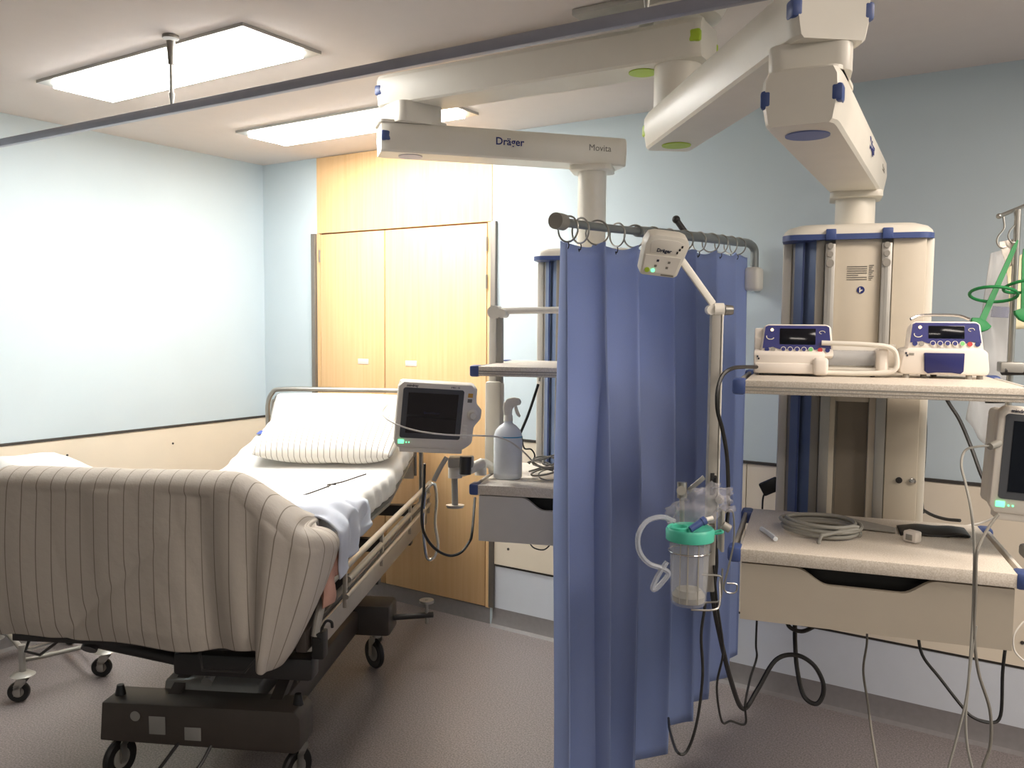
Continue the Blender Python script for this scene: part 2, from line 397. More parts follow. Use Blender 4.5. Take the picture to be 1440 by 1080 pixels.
# ------------------------------------------------------------------ built-in cupboard
t = thing('built_in_cupboard', 'full-height maple cupboard with two tall doors set in the far wall', 'cupboard', ((CX0 + CX1) / 2, YB, 0))
y = YB
part('carcass', MB().box(CX0, CX1, y + .02, y + .098, .004, CEIL - .002), m_wood, t)
part('plinth', MB().box(CX0, CX1, y + .0, y + .02, .0, .09), m_base, t)
part('fascia_panel', MB().box(CX0 + .002, CX1 - .002, y - .002, y + .02, 2.192, CEIL - .003), m_wood, t)
part('side_jamb', MB().box(CX0 + .001, CX0 + .028, y - .004, y + .02, .09, 2.19), m_wood, t)
part('side_jamb', MB().box(CX1 - .028, CX1 - .001, y - .004, y + .02, .09, 2.19), m_wood, t)
part('joint_shadow', MB().box(CX0 + .028, CX1 - .028, y + .012, y + .02, .09, 2.192), m_woodedge, t)
mid = -3.33
for a, c, hx, hy in ((CX0 + .032, mid - .004, CX0 + .03, (2.06,)), (mid + .004, CX1 - .032, CX1 - .03, (2.08, 1.88))):
    d = part('door', MB().box(a, c, y - .006, y + .012, .095, 2.182, .002), m_wood, t)
    for z in hy: part('hinge', MB().cyl((hx, y - .010, z - .045), (hx, y - .010, z + .03), .006, seg=10), m_steel, d)
    cx = a + .30 if a < mid - .1 else mid + .2
    if a < mid - .1: cx = mid - .17
    part('name_plate', MB().box(cx - .042, cx + .042, y - .009, y - .005, 1.40, 1.432, .002), m_white, d, label='blank white name plate')
for x in (CX0 - .034, CX1 + .002):
    part('corner_strip', MB().box(x, x + .032, y - .022, y - .0005, .1, 2.19, .003), m_strip, t, label='grey metal protection strip')
# ------------------------------------------------------------------ ceiling pendants
def arm_mesh(P0, P1, z0, z1, w, over=.09, chamf=.02):
    P0 = Vector((P0[0], P0[1], 0)); P1 = Vector((P1[0], P1[1], 0)); d = (P1 - P0); L = d.length; d.normalize()
    M = face_frame(P0 + Vector((0, 0, (z0 + z1) / 2)), d, (0, 0, 1))   # x along arm, y up, z across
    h = z1 - z0
    prof = [(-h / 2, w * .40), (-h * .44, w * .44), (h * .02, w * .5), (h * .36, w * .485), (h * .5, w * .43)]
    ring = [(y_, z_) for y_, z_ in prof] + [(y_, -z_) for y_, z_ in prof[::-1]]
    st = [(-over, .86), (-over + .015, .97), (-over + .04, 1), (L + over - .04, 1), (L + over - .015, .97), (L + over, .86)]
    V = []; Fc = []; n = len(ring)
    for x, k in st:
        for y_, z_ in ring: V.append((x, y_ * (0.9 + .1 * k) , z_ * k))
    for i in range(len(st) - 1):
        for k in range(n): Fc.append((i * n + k, i * n + (k + 1) % n, (i + 1) * n + (k + 1) % n, (i + 1) * n + k))
    Fc.append(list(range(n))); Fc.append([(len(st) - 1) * n + k for k in range(n)][::-1])
    mb = MB().add(V, Fc); return mb, M, L
def pendant_arm(parent, name, P0, P1, z0, z1, w, c0, c1, u0=None, u1=None, over=.09):
    mb, M, L = arm_mesh(P0, P1, z0, z1, w, over); h = z1 - z0
    a = part(name, mb, m_arm, parent, M, smooth=28)
    for x, col, sgn in ((-over, c0, -1), (L + over, c1, 1)):
        if col is None: continue
        for s in (-1, 1):
            xa, xb = sorted((x - sgn * .034, x + sgn * .001)); za, zc = sorted((s * (w * .5 - .026), s * (w * .5 - .001)))
            q_ = MB().box(xa, xb, -.016, .022, za, zc, .007)
            part('corner_bumper', q_, col, a, M)
    for x, col in ((0, u0), (L, u1)):
        if col is not None:
            x = x - .12 if (x > 0 and z0 > 2.4) else x
            part('bearing_cover', MB().cyl((x, -h / 2 - .003, 0), (x, -h / 2 + .004, 0), .046, seg=28), col, a, M)
    return a, M, L
def block(parent, x, y, z0, z1, s, rz, name='joint_block'):
    return part(name, MB().prism(rrect(s, s, .03), z0, z1, bev=.004), m_arm, parent, frame((x, y, 0), rz))
RA = math.radians
# right pendant: column -> arm over the viewer -> lower arm -> tower
COL = (-1.07, 2.60); JL = (-2.145, 2.565); JR = (-.480, 1.890)
TRX, TRY, TRR = -.56, 2.80, RA(13.7)
TLX, TLY, TLR = -1.652, 3.13, RA(20.0)
SH1, SH0 = 1.518, 1.103
def tower(parent, T, W=.437, top=1.948, z0=.93, front=True):
    g = part('tower_body', MB().prism([(-.185, .19), (-.2, .17), (-.2, -.075), (-.185, -.1), (-.1, -.15), (-.1, -.185), (.19, -.19), (.2, -.17), (.2, .17), (.185, .19)], z0, top - .038), m_greyh, parent, T)
    part('recess_cover', MB().prism([(-.192, -.088), (-.150, -.148), (-.152, -.14), (-.1175, -.178), (-.10, -.16), (-.17, -.07)], z0, top - .034), m_bluerec, parent, T, label='blue recessed corner cover')
    b = MB().prism([(-.150, -.150), (-.1175, -.182), (-.112, -.176), (-.145, -.144)], z0, top - .034)
    part('recess_rib', MB().box(-.158, -.152, -.156, -.146, z0, top - .034), m_navy, parent, T)
    part('side_profile', MB().box(-.221, -.192, -.095, .16, z0, top - .034, .006), m_arm, parent, T)
    part('side_profile', MB().box(.196, .221, -.182, .16, z0, top - .034, .006), m_arm, parent, T)
    part('grey_profile', MB().box(-.118, -.092, -.196, -.15, z0, top - .034, .003), m_greyh, parent, T)
    part('front_panel', MB().box(-.062, .072, -.197, -.17, 1.46, top - .034, .003), m_cream, parent, T)
    part('side_panel', MB().box(.104, .197, -.200, -.17, z0, top - .034, .003), m_cream, parent, T)
    for x in (-.076, .086):
        r = part('mounting_rail', MB().box(x - .0145, x + .0145, -.212, -.17, z0, top - .05, .002).box(x - .004, x + .004, -.2135, -.2, 1.5, 1.83), m_alu, parent, T)
        for z, rr in ((1.882, .0085), (1.858, .0085), (1.832, .0115)):
            part('round_cap', MB().cyl((x, -.216, z), (x, -.206, z), rr, rr * 1.1, seg=20), m_greyh, r, T)
        part('rail_clip', MB().box(x - .015, x + .015, -.222, -.19, 1.899, 1.93, .003), m_navy, r, T)
    part('lower_recess', MB().box(-.038, .05, -.19, -.168, z0, 1.44), m_taupe, parent, T)
    part('lower_frame', MB().box(-.090, -.046, -.206, -.17, z0, 1.50, .003).box(.052, .1, -.206, -.17, z0, 1.50, .003).box(-.046, .052, -.2, -.17, 1.43, 1.50, .003), m_cream, parent, T)
    capb = MB(); pl = [(x * 1.0, y_) for x, y_ in rrect(W + .008, .40, .09, 7)]
    part('trim_band', MB().prism(rrect(W + .006, .43, .05, 6), top - .038, top - .022), m_navy, parent, T)
    cb = MB()
    V = []; Fc = []; n_ = 36
    for k_, (sx, z) in enumerate(((1, top - .022), (.985, top - .012), (.93, top), (.80, top + .010), (.5, top + .016), (.15, top + .018))):
        rr = rrect((W + .004) * sx, .425 * sx, .06 * sx, 8)
        n_ = len(rr); V += [(x, y_, z) for x, y_ in rr]
    for i in range(5):
        for k in range(n_): Fc.append((i * n_ + k, i * n_ + (k + 1) % n_, (i + 1) * n_ + (k + 1) % n_, (i + 1) * n_ + k))
    Fc.append([5 * n_ + k for k in range(n_)]); Fc.append(list(range(n_))[::-1])
    part('top_cap', cb.add(V, Fc), m_arm, parent, T, smooth=60)
    return g
def shelf(parent, T, x0, x1, yf, yb, ztop, th=.033):
    s = part('shelf', MB().box(x0, x1, yf, yb, ztop - th, ztop, .003), m_lam, parent, T)
    if ztop > 1.3: part('edge_line', MB().box(x0 + .001, x1 - .001, yf - .0008, yf + .002, ztop - th * .55, ztop - th * .45).box(x0 + .001, x1 - .001, yf - .0008, yf + .002, ztop - th * .78, ztop - th * .72), m_greyh, s, T)
    for sx, xe in ((-1, x0), (1, x1)):
        part('side_rail', MB().box(min(xe + sx * .012, xe + sx * .022), max(xe + sx * .012, xe + sx * .022), yf + .03, yb - .03, ztop - th + .004, ztop - .002, .003), m_greyh if sx < 0 else m_white, s, T)
        for yy in (yf, yb - .05):
            part('corner_cap', MB().box(min(xe - sx * .004, xe + sx * .03), max(xe - sx * .004, xe + sx * .03), yy - .003, yy + .05, ztop - th - .003, ztop + .003, .008), m_navy, s, T)
    return s
def drawer(parent, T, x0, x1, yf, yb, z0, z1, m, scoop=(.29, .66), deep=.26):
    W = x1 - x0; H = z1 - z0
    d = part('drawer', MB().box(x0, x0 + .012, yf + .018, yb, z0 + .004, z1).box(x1 - .012, x1, yf + .018, yb, z0 + .004, z1).box(x0, x1, yb - .012, yb, z0 + .004, z1).box(x0, x1, yf + .018, yb, z0 + .004, z0 + .014), m, parent, T)
    a, c = x0 + W * scoop[0], x0 + W * scoop[1]; P = [(x0, z0), (x1, z0), (x1, z1), (c + .045, z1)]
    n = 8
    for k in range(n + 1):
        t_ = k / n; P.append((c + .045 - t_ * .075, z1 - deep * H * ss(0, 1, t_)))
    for k in range(n + 1):
        t_ = k / n; P.append((a + .03 - t_ * .075, z1 - deep * H * (1 - ss(0, 1, t_))))
    P.append((x0, z1))
    F = MB(); F.prism([(x, z) for x, z in P], 0, .018, M=Matrix(((1, 0, 0, 0), (0, 0, 1, yf), (0, 1, 0, 0), (0, 0, 0, 1))))
    part('drawer_front', F, m, d, T)
    part('grip_shade', MB().box(a - .06, c + .06, yf + .045, yf + .05, z1 - deep * H - .01, z1 - .002), m_black, d, T, label='black sheet for the shade behind the grip cutout')  # black sheet stands in for the shade inside the drawer
    return d
# --- right pendant
t = thing('ceiling_pendant', 'white ceiling supply arm carrying the right tower with two shelves of pumps and cables', 'medical ceiling pendant', (COL[0], COL[1], CEIL))
a, M, L = pendant_arm(t, 'upper_arm', COL, JR, 2.225, 2.34, .178, m_lime, m_navy, m_lime, None, over=.1)
part('column', MB().cyl((COL[0], COL[1], 2.34), (COL[0], COL[1], 2.47), .075, seg=32), m_arm, t)
block(t, JR[0], JR[1], 2.168, 2.228, .165, RA(15))
a, M, L = pendant_arm(t, 'lower_arm', JR, (TRX, TRY), 2.058, 2.17, .165, m_navy, None, m_pblue, None, over=.1)
part('step_plate', MB().prism(rrect(.15, .22, .03), 2.168, 2.176), m_arm, a, frame((JR[0], JR[1] + .02, 0), math.atan2(TRY - JR[1], TRX - JR[0]) - PI / 2))
dv = Vector((TRX - JR[0], TRY - JR[1], 0)).normalized(); nv = Vector((-dv.y, dv.x, 0))
side = -1 if nv.dot(Vector((1, 0, 0))) < 0 else 1
nR = nv * side
up = Vector((0, 0, 1))
def side_text(parent, P0, d_, n_, off, along, z, body, size, m, bold=.0, width=None, lean=0):
    o_ = Vector((P0[0], P0[1], z)) + d_ * along + n_ * off
    r_ = up.cross(n_)
    return part('lettering', MB().text(body, size, M=face_frame(o_, r_, up), bold=bold, width=width), m, parent)
side_text(a, JR, dv, nR, .082, L * .55, 2.118, 'Dräger', .042, m_nprint, .0007)
side_text(a, JR, dv, nR, .082, L * .93, 2.118, 'Movita', .026, m_gprint)
part('lift_tube', MB().cyl((TRX, TRY, 1.95), (TRX, TRY, 2.05), .058, seg=36), m_arm, t)
part('tube_flange', MB().prism(rrect(.15, .15, .02), 2.04, 2.06, bev=.004), m_arm, t, frame((TRX, TRY, 0), TRR))
TR = frame((TRX, TRY, 0), TRR)
tower(t, TR @ Matrix.Diagonal((.93, 1, 1, 1)), top=1.938)
# printed label, symbol, sockets
lf = face_frame(TR @ Vector((.012, -.1975, 1.80)), TR.to_3x3() @ Vector((1, 0, 0)), up)
b = MB()
for k in range(7): b.box(-.036, .018 if k not in (4,) else -.005, .021 - k * .0062, .0235 - k * .0062, 0, .0006, M=lf)
for k in range(9): b.box(.023, .036 - .003 * (k % 3), .024 - k * .0052, .0265 - k * .0052, 0, .0006, M=lf)
part('rating_label', b, m_gprint, t)
b = MB().cyl((.003, -.045, 0), (.003, -.045, .0012), .0105, seg=28, M=lf)
s_ = part('manual_symbol', b, m_nprint, t)
b = MB().prism([(-.0015, -.052), (.001, -.053), (.0035, -.049), (.008, -.046), (.0065, -.0435), (.002, -.045), (.002, -.0385), (-.001, -.0385)], .0012, .0018, M=lf)
part('symbol_figure', b, m_white, s_)
lf = face_frame(TR @ Vector((.15, -.2015, 1.208)), TR.to_3x3() @ Vector((1, 0, 0)), up)
part('socket', MB().lathe([(.009, 0), (.009, .003), (.006, .004), (.005, .001)], M=lf @ Matrix.Translation((.022, 0, 0))), m_chrome, t)
part('socket', MB().lathe([(.009, 0), (.009, .002), (.007, .0025), (.001, .0025)], M=lf @ Matrix.Translation((-.014, 0, 0))), m_dark, t)
SX0, SX1, SYF, SYB = -.265, .335, -.735, -.25
part('shelf_bracket', MB().box(-.08, .1, -.27, -.19, 1.45, 1.484), m_greyh, t, TR)
part('shelf_bracket', MB().box(-.1, .12, -.27, -.19, 1.0, 1.068), m_greyh, t, TR)
shelf(t, TR, SX0, SX1, SYF, SYB, SH1)
shelf(t, TR, SX0, SX1, SYF, SYB, SH0)
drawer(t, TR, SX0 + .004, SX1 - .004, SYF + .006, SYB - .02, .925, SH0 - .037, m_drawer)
# --- left pendant
t = thing('ceiling_pendant', 'white ceiling supply arm carrying the left tower and shelves, in front of the cupboard', 'medical ceiling pendant', (COL[0], COL[1] + .001, CEIL))
part('ceiling_flange', MB().cyl((COL[0], COL[1], CEIL - .04), (COL[0], COL[1], CEIL - .001), .13, .15, seg=40), m_arm, t)
part('column', MB().cyl((COL[0], COL[1], 2.585), (COL[0], COL[1], CEIL - .04), .08, seg=32), m_arm, t)
part('cover_plate', MB().box(-1.36, -.55, 2.42, 2.56, CEIL - .022, CEIL - .001, .004), m_alu, t)
a, M, L = pendant_arm(t, 'upper_arm', JL, COL, 2.47, 2.585, .19, m_navy, m_lime, None, m_lime, over=.1)
block(t, JL[0], JL[1], 2.398, 2.475, .19, RA(-20))
a, M, L = pendant_arm(t, 'lower_arm', JL, (TLX, TLY), 2.29, 2.40, .165, m_navy, None, m_lilac, None, over=.12)
part('step_plate', MB().prism(rrect(.26, .15, .02), 2.398, 2.408), m_arm, a, frame((JL[0], JL[1], 0), math.atan2(TLY - JL[1], TLX - JL[0])))
dv = Vector((TLX - JL[0], TLY - JL[1], 0)).normalized(); nv = Vector((dv.y, -dv.x, 0))
side_text(a, JL, dv, nv, .0825, L * .50, 2.352, 'Dräger', .040, m_nprint, .0007)
side_text(a, JL, dv, nv, .0825, L * 1.0, 2.352, 'Movita', .035, m_gprint)
part('lift_tube', MB().cyl((TLX, TLY, 1.95), (TLX, TLY, 2.285), .058, seg=36), m_arm, t)
part('tube_flange', MB().prism(rrect(.17, .17, .03), 2.27, 2.292, bev=.004), m_arm, t, frame((TLX, TLY, 0), TLR))
TL = frame((TLX, TLY, 0), TLR)
tower(t, TL @ Matrix.Diagonal((.93, 1, 1, 1)), top=1.938)
LX0, LX1, LYF, LYB = -.27, .17, -.77, -.27
part('shelf_bracket', MB().box(-.08, .1, -.28, -.19, 1.45, 1.484), m_greyh, t, TL)
part('shelf_bracket', MB().box(-.1, .12, -.28, -.19, 1.0, 1.068), m_greyh, t, TL)
shelf(t, TL, LX0, LX1, LYF, LYB, 1.506)
shelf(t, TL, LX0, LX1, LYF, LYB, SH0)
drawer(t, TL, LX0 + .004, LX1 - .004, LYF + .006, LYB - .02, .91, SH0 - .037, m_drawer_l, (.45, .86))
# post with folding cross bar beside the left tower
b = thing('upright_post', 'white upright post with a cross bar rising beside the left shelves', 'mounting post', tuple(at(696, 668, 3.12)))
p0 = at(696, 655, 3.12); P = lambda z, dx=0, dy=0: (p0.x + dx, p0.y + dy, z)
PF = frame((p0.x, p0.y, 0), TLR)
part('post', MB().box(-.022, .006, -.02, .02, 1.10, 1.69, .006), m_white, b, PF)
part('post_edge', MB().box(.006, .026, -.016, .016, 1.10, 1.68, .002), m_greyh, b, PF)
part('post_housing', MB().box(-.032, .028, -.036, .03, 1.12, 1.44, .012), m_arm, b, PF)
part('joint', MB().cyl((0, -.035, 1.69), (0, .03, 1.69), .024, seg=20).cyl((.03, -.04, 1.685), (.03, .02, 1.685), .016, seg=16), m_white, b, PF)
part('cross_bar', MB().cyl((.02, 0, 1.695), (.30, 0, 1.70), .012, seg=14), m_white, b, PF)
# ------------------------------------------------------------------ curtain rail, rings, curtain
CXR = -1.185
def rod_z(y): return 1.932 + (2.008 - 1.932) * ss(2.05, 3.72, y) * .5 + (2.008 - 1.932) * .5 * (y - 2.05) / 1.67
def rod_pt(y): return Vector((CXR + .012 * math.sin((y - 2) * 2), y, rod_z(y)))
t = thing('telescopic_curtain_rail', 'grey telescopic tube rail reaching out from the far wall above the blue curtain', 'curtain rail', (CXR, YB, 1.85))
part('inner_tube', MB().tube([rod_pt(2.06 + k * .1) for k in range(6)], .0125, seg=14), m_rod, t)
part('outer_tube', MB().tube([rod_pt(2.54), rod_pt(2.8), rod_pt(3.1), rod_pt(3.4), rod_pt(3.58), Vector((CXR + .02, 3.66, 2.005)), Vector((CXR + .03, 3.708, 1.985)), Vector((CXR + .032, 3.715, 1.94)), Vector((CXR + .032, 3.715, 1.88))], .018, seg=16), m_rod, t)
p = rod_pt(2.06)
part('end_cap', MB().cyl(p + Vector((0, -.03, 0)), p + Vector((0, .012, 0)), .023, seg=24), m_greyh, t)
part('tension_knob', MB().cyl(rod_pt(2.98) + Vector((0, 0, .0)), rod_pt(2.98) + Vector((-.035, -.02, .055)), .011, seg=12).ball(rod_pt(2.98) + Vector((-.038, -.022, .06)), .015), m_dark, t)
part('wall_bracket', MB().box(CXR - .002, CXR + .066, YB - .085, YB - .001, 1.80, 1.905, .018, seg=3), m_white, t)
ringy = [2.10, 2.17, 2.27, 2.40, 2.52, 2.66, 2.80, 2.94, 3.10, 3.23, 3.36, 3.48, 3.58]
def ring_mesh(r=.036, th=.0028):
    return MB().tube([(math.cos(2 * PI * k / 24) * r, 0, math.sin(2 * PI * k / 24) * r) for k in range(24)], th, seg=8, closed=True, sub=1)
ring = None
order = ['curtain ring nearest the end cap of the grey rail', 'second curtain ring from the end cap', 'third curtain ring from the end cap', 'fourth curtain ring from the end cap',
         'fifth curtain ring from the end cap', 'sixth curtain ring from the end cap, above the small control unit', 'seventh curtain ring from the end cap, above the small control unit', 'curtain ring just before the black tension knob',
         'first curtain ring beyond the black tension knob', 'fourth curtain ring from the wall bend of the rail', 'third curtain ring from the wall bend of the rail', 'second curtain ring from the wall bend of the rail', 'curtain ring closest to the wall bend of the rail']
for i, y in enumerate(ringy):
    c = rod_pt(y); loc = (c.x, c.y, c.z - .017)
    if ring is None:
        rr = MB(); ring = link('curtain_ring', ring_mesh(), m_steel)
        hk = MB().tube([(0, 0, -.034), (.004, 0, -.045), (0, 0, -.055), (-.006, 0, -.052), (-.004, 0, -.06)], .0016, seg=6)
        hook = link('hook', hk, m_dark, ring); r_ = ring; h_ = hook
    else:
        r_ = ring.copy(); sc.collection.objects.link(r_); h_ = hook.copy(); sc.collection.objects.link(h_); h_.parent = r_
    r_.location = loc; r_.rotation_euler = (0, 0, RA(random.uniform(-28, 28)))
    tag(r_, 'grey ' + order[i], 'curtain ring', 'rings carrying the blue curtain')
def curtain_xy(s, z):
    y = 2.055 + (3.675 - 2.055) * s
    ph = 2 * PI * (s * 6.6 + .10 * math.sin(s * 9) + .42)
    tri = math.asin(math.sin(ph) * .985) / (PI / 2)
    zt = (rod_z(y) - z) / 1.8
    amp = (.045 + .040 * (1 - s)) * (0.62 + .42 * min(1, zt * 2.2))
    x = CXR + amp * tri + .012 * noise.noise(Vector((s * 6, z * .8, 3))) * zt
    yy = y + .55 * amp * math.cos(ph) + .012 * math.sin(s * 14 + z)
    if s < .16: x += .035 * (1 - s / .16) * (.4 + zt)
    return x, min(yy, 3.70)
def curtain_fn(s, tt):
    y = 2.055 + 1.62 * s
    zt = rod_z(y) - .055 - .007 * (math.cos(s * 13 * 2 * PI)); zb = .075 + .085 * s + .01 * math.sin(s * 44)
    z = zb + (zt - zb) * tt
    x, yy = curtain_xy(s, z)
    return Vector((x, yy, z))
cb = MB().grid(curtain_fn, 260, 50)
cu = solo('curtain', cb, m_curt, 'floor-length blue fabric curtain hanging in deep folds from the grey rail', 'curtain', smooth=180)
md = cu.modifiers.new('thickness', 'SOLIDIFY'); md.thickness = .003
# ------------------------------------------------------------------ control unit on jointed arm
t = thing('jointed_support_arm', 'grey vertical post with white jointed arm standing before the blue curtain', 'support arm', tuple(at(1012, 840, 2.05)))
pj = at(1009, 436, 2.05); pbot = at(1009, 838, 2.05)
PO = Vector((pj.x, pj.y, 0)); PFR = frame((PO.x, PO.y, 0), RA(33))
zb = at(1009, 840, 2.05).z; zt = pj.z
part('post', MB().box(-.016, .008, -.012, .014, zb, zt - .01, .003), m_greyh, t, PFR)
part('post_edge', MB().box(.008, .0125, -.014, .014, zb + .2, zt, .002), m_white, t, PFR)
part('slot', MB().box(-.010, .000, -.0135, -.011, 1.235, 1.29, .001), m_black, t, PFR)
part('joint', MB().cyl((-.016, -.012, zt + .0), (-.016, .014, zt + .0), .012, seg=20).cyl((-.010, 0, zt), (.014, 0, zt), .017, seg=24), m_white, t, PFR)
part('joint_knob', MB().cyl((.018, 0, zt), (.034, 0, zt), .013, .012, seg=12).cyl((.034, 0, zt), (.037, 0, zt), .011, seg=12), m_steel, t, PFR)
CUC = at(933, 362, 1.98)
yaw, pit, rol = .66, -.55, -.118
nn = Vector((math.sin(yaw) * math.cos(pit), -math.cos(yaw) * math.cos(pit), math.sin(pit)))
rr = Vector((math.cos(yaw), math.sin(yaw), 0)); uu = nn.cross(rr)
r2 = rr * math.cos(rol) + uu * math.sin(rol); u2 = -rr * math.sin(rol) + uu * math.cos(rol)
CU = face_frame(CUC, r2, u2)
e0 = CU @ Vector((.045, -.005, -.03)); e1 = at(1003, 428, 2.045)
ar = (e1 - e0).normalized(); am = face_frame(e0, ar, (0, 0, 1))
part('upper_arm', MB().box(0, (e1 - e0).length, -.009, .009, -.004, .004, .003, M=am), m_white, t)
part('round_fixing', MB().cyl((.014, -.016, 1.225), (.014, .0, 1.225), .011, seg=18), m_greyh, t, PFR)
cu_ = thing('control_unit', 'small white control unit with green light held on the jointed arm over the curtain', 'control panel', tuple(CUC))
part('housing', MB().prism([(-.046, -.046), (-.04, -.05), (.038, -.05), (.046, -.044), (.054, .035), (.046, .05), (.03, .055), (-.03, .055), (-.045, .05), (-.052, .03)], -.034, .002, bev=.007, M=CU), m_arm, cu_)
part('key_panel', MB().prism([(-.042, -.040), (.038, -.040), (.041, .004), (-.045, .004)], .001, .0035, M=CU), m_mon, cu_)
part('grip_scoop', MB().prism([(-.036, .010), (.030, .010), (.040, .04), (.022, .046), (-.024, .046), (-.04, .038)], .001, .0032, bev=.001, M=CU), m_white, cu_)
part('slots', MB().box(.026, .030, .014, .020, .003, .004, M=CU).box(.030, .034, .022, .028, .003, .004, M=CU).box(.034, .038, .030, .036, .003, .004, M=CU), m_black, cu_)
part('lettering', MB().text('Dräger', .0125, M=CU @ Matrix.Translation((-.004, .018, .0036)), bold=.0003), m_print, cu_)
for x, y_, c in ((-.012, -.008, m_print), (.016, -.010, m_gprint), (-.014, -.022, m_gprint), (.014, -.024, m_gprint)):
    part('key_symbol', MB().box(x - .003, x + .003, y_ - .003, y_ + .003, .0035, .0042, .001, M=CU), c, cu_)
part('button', MB().cyl((-.032, -.034, .003), (-.032, -.034, .006), .006, M=CU), m_lime, cu_)
part('indicator_light', MB().cyl((-.018, -.034, .003), (-.018, -.034, .006), .0045, M=CU), m_led, cu_)
part('lower_print', MB().box(.005, .036, -.046, -.043, .0015, .0028, M=CU), m_gprint, cu_)
# ------------------------------------------------------------------ pumps
def pump_head(parent, T, cx, yf, z0, w=.175, h=.085, top_plate=False):
    # face leans back; local frame: x right, y up the face, z out
    F = T @ Matrix.Translation((cx, yf, z0)) @ Matrix.Rotation(RA(78), 4, 'X')
    body = MB().prism([(-w / 2 - .004, 0), (w / 2 + .004, 0), (w / 2 - .004, h), (w / 2 - .014, h + .007), (-w / 2 + .014, h + .007), (-w / 2 + .004, h)], -.055, 0, bev=.006, M=F)
    hd = part('head', body, m_pump, parent)
    panel = [(-w / 2 + .003, .020), (-w / 2 + .03, .024), (-w / 2 + .045, .018), (w / 2 - .04, .018), (w / 2 - .028, .024), (w / 2 - .003, .020), (w / 2 - .009, h - .002), (w / 2 - .016, h + .002), (-w / 2 + .016, h + .002), (-w / 2 + .009, h - .002)]
    part('control_panel', MB().prism(panel, -.001, .0015, M=F), m_pumpb, hd, label='blue control panel')
    part('display', MB().box(-w / 2 + .046, w / 2 - .042, .031, h - .006, .001, .003, .002, M=F), m_screen, hd)
    for k in range(5):
        x = -w / 2 + .056 + k * .0172; c = m_pumpb if k < 4 else m_greenb
        bt = part('button', MB().cyl((x, .018, .001), (x, .018, .0035), .0068, seg=18, M=F), m_white, hd)
        part('button_face', MB().cyl((x, .018, .0035), (x, .018, .0042), .0052, seg=18, M=F), c, bt)
    for x, c in ((-w / 2 + .014, m_nprint), (-w / 2 + .030, m_greyh), (w / 2 - .030, m_red), (w / 2 - .012, m_nprint)):
        part('button', MB().cyl((x, .017, .001), (x, .017, .0032), .006, seg=18, M=F), c, hd)
    part('indicator_light', MB().cyl((-w / 2 + .026, h - .010, .001), (-w / 2 + .026, h - .010, .0035), .004, seg=14, M=F), m_ledy, hd)
    part('stop_ring', MB().tube([( -w / 2 + .022 + .010 * math.cos(a_), h - .028 + .008 * math.sin(a_), .002) for a_ in [2.9 + k * .42 for k in range(8)]], .0013, seg=6, M=F), m_white, hd)
    part('logo_mark', MB().tube([(w / 2 - .026 + .007 * math.cos(a_), h - .016 + .004 * math.sin(a_), .0022) for a_ in [-.3 + k * .6 for k in range(9)]], .0009, seg=5, M=F), m_white, hd)
    part('speaker_slots', MB().box(-w / 2 + .052, w / 2 - .05, .0035, .0065, .0005, .002, M=F), m_gprint, hd)
    return hd
def local_on(T, p): return T.inverted() @ Vector((p[0], p[1], p[2]))
# syringe pump
q0 = local_on(TR, (-.691, 2.243, SH1)); q1 = local_on(TR, (-.516, 2.276, SH1))
SF = frame(TR @ Vector((q0.x + .000, q0.y, SH1)), TRR + RA(2))
t = thing('syringe_pump', 'white syringe pump with long syringe cradle, left on the upper right shelf', 'infusion pump', tuple(SF.translation), TRR)
part('base', MB().prism([(0, .006), (.0, .056), (.006, .064), (.03, .068), (.03, .10), (.05, .125), (.13, .125), (.14, .06), (.14, .006)], 0, .178, bev=.004, M=SF @ Matrix(((0, 0, 1, 0), (1, 0, 0, 0), (0, 1, 0, 0), (0, 0, 0, 1)))), m_pump, t)
part('front_bar', MB().box(.002, .160, -.008, .01, .006, .034, .006, M=SF), m_pump, t)
part('end_knob', MB().box(.150, .187, -.018, .02, .004, .050, .009, M=SF, seg=3), m_pump, t)
pump_head(t, SF, .108, .012, .052, .178, .080)
part('logo_mark', MB().box(.008, .012, -.0015, .001, .048, .053, M=SF).box(.011, .015, -.0015, .001, .042, .047, M=SF), m_print, t)
part('syringe_tray', MB().box(.175, .355, .03, .10, .012, .024, .004, M=SF).box(.175, .36, .09, .105, .012, .085, .005, M=SF), m_white, t)
part('syringe_barrel', MB().cyl((.185, .06, .048), (.32, .06, .048), .021, seg=24, M=SF), m_clearw, t)
part('guard_bar', MB().tube([(.17, .015, .088), (.28, .012, .085), (.335, .015, .078), (.352, .02, .055), (.345, .02, .018), (.27, .02, .010), (.18, .015, .010)], .0065, seg=10, M=SF), m_white, t)
part('plunger_drive', MB().box(.305, .335, .02, .09, .008, .078, .010, M=SF, seg=3), m_pump, t)
for x, y_ in ((.02, .01), (.02, .12), (.17, .12), (.30, .05)):
    part('foot', MB().cyl((x, y_, 0), (x, y_, .012), .006, M=SF), m_dark, t)
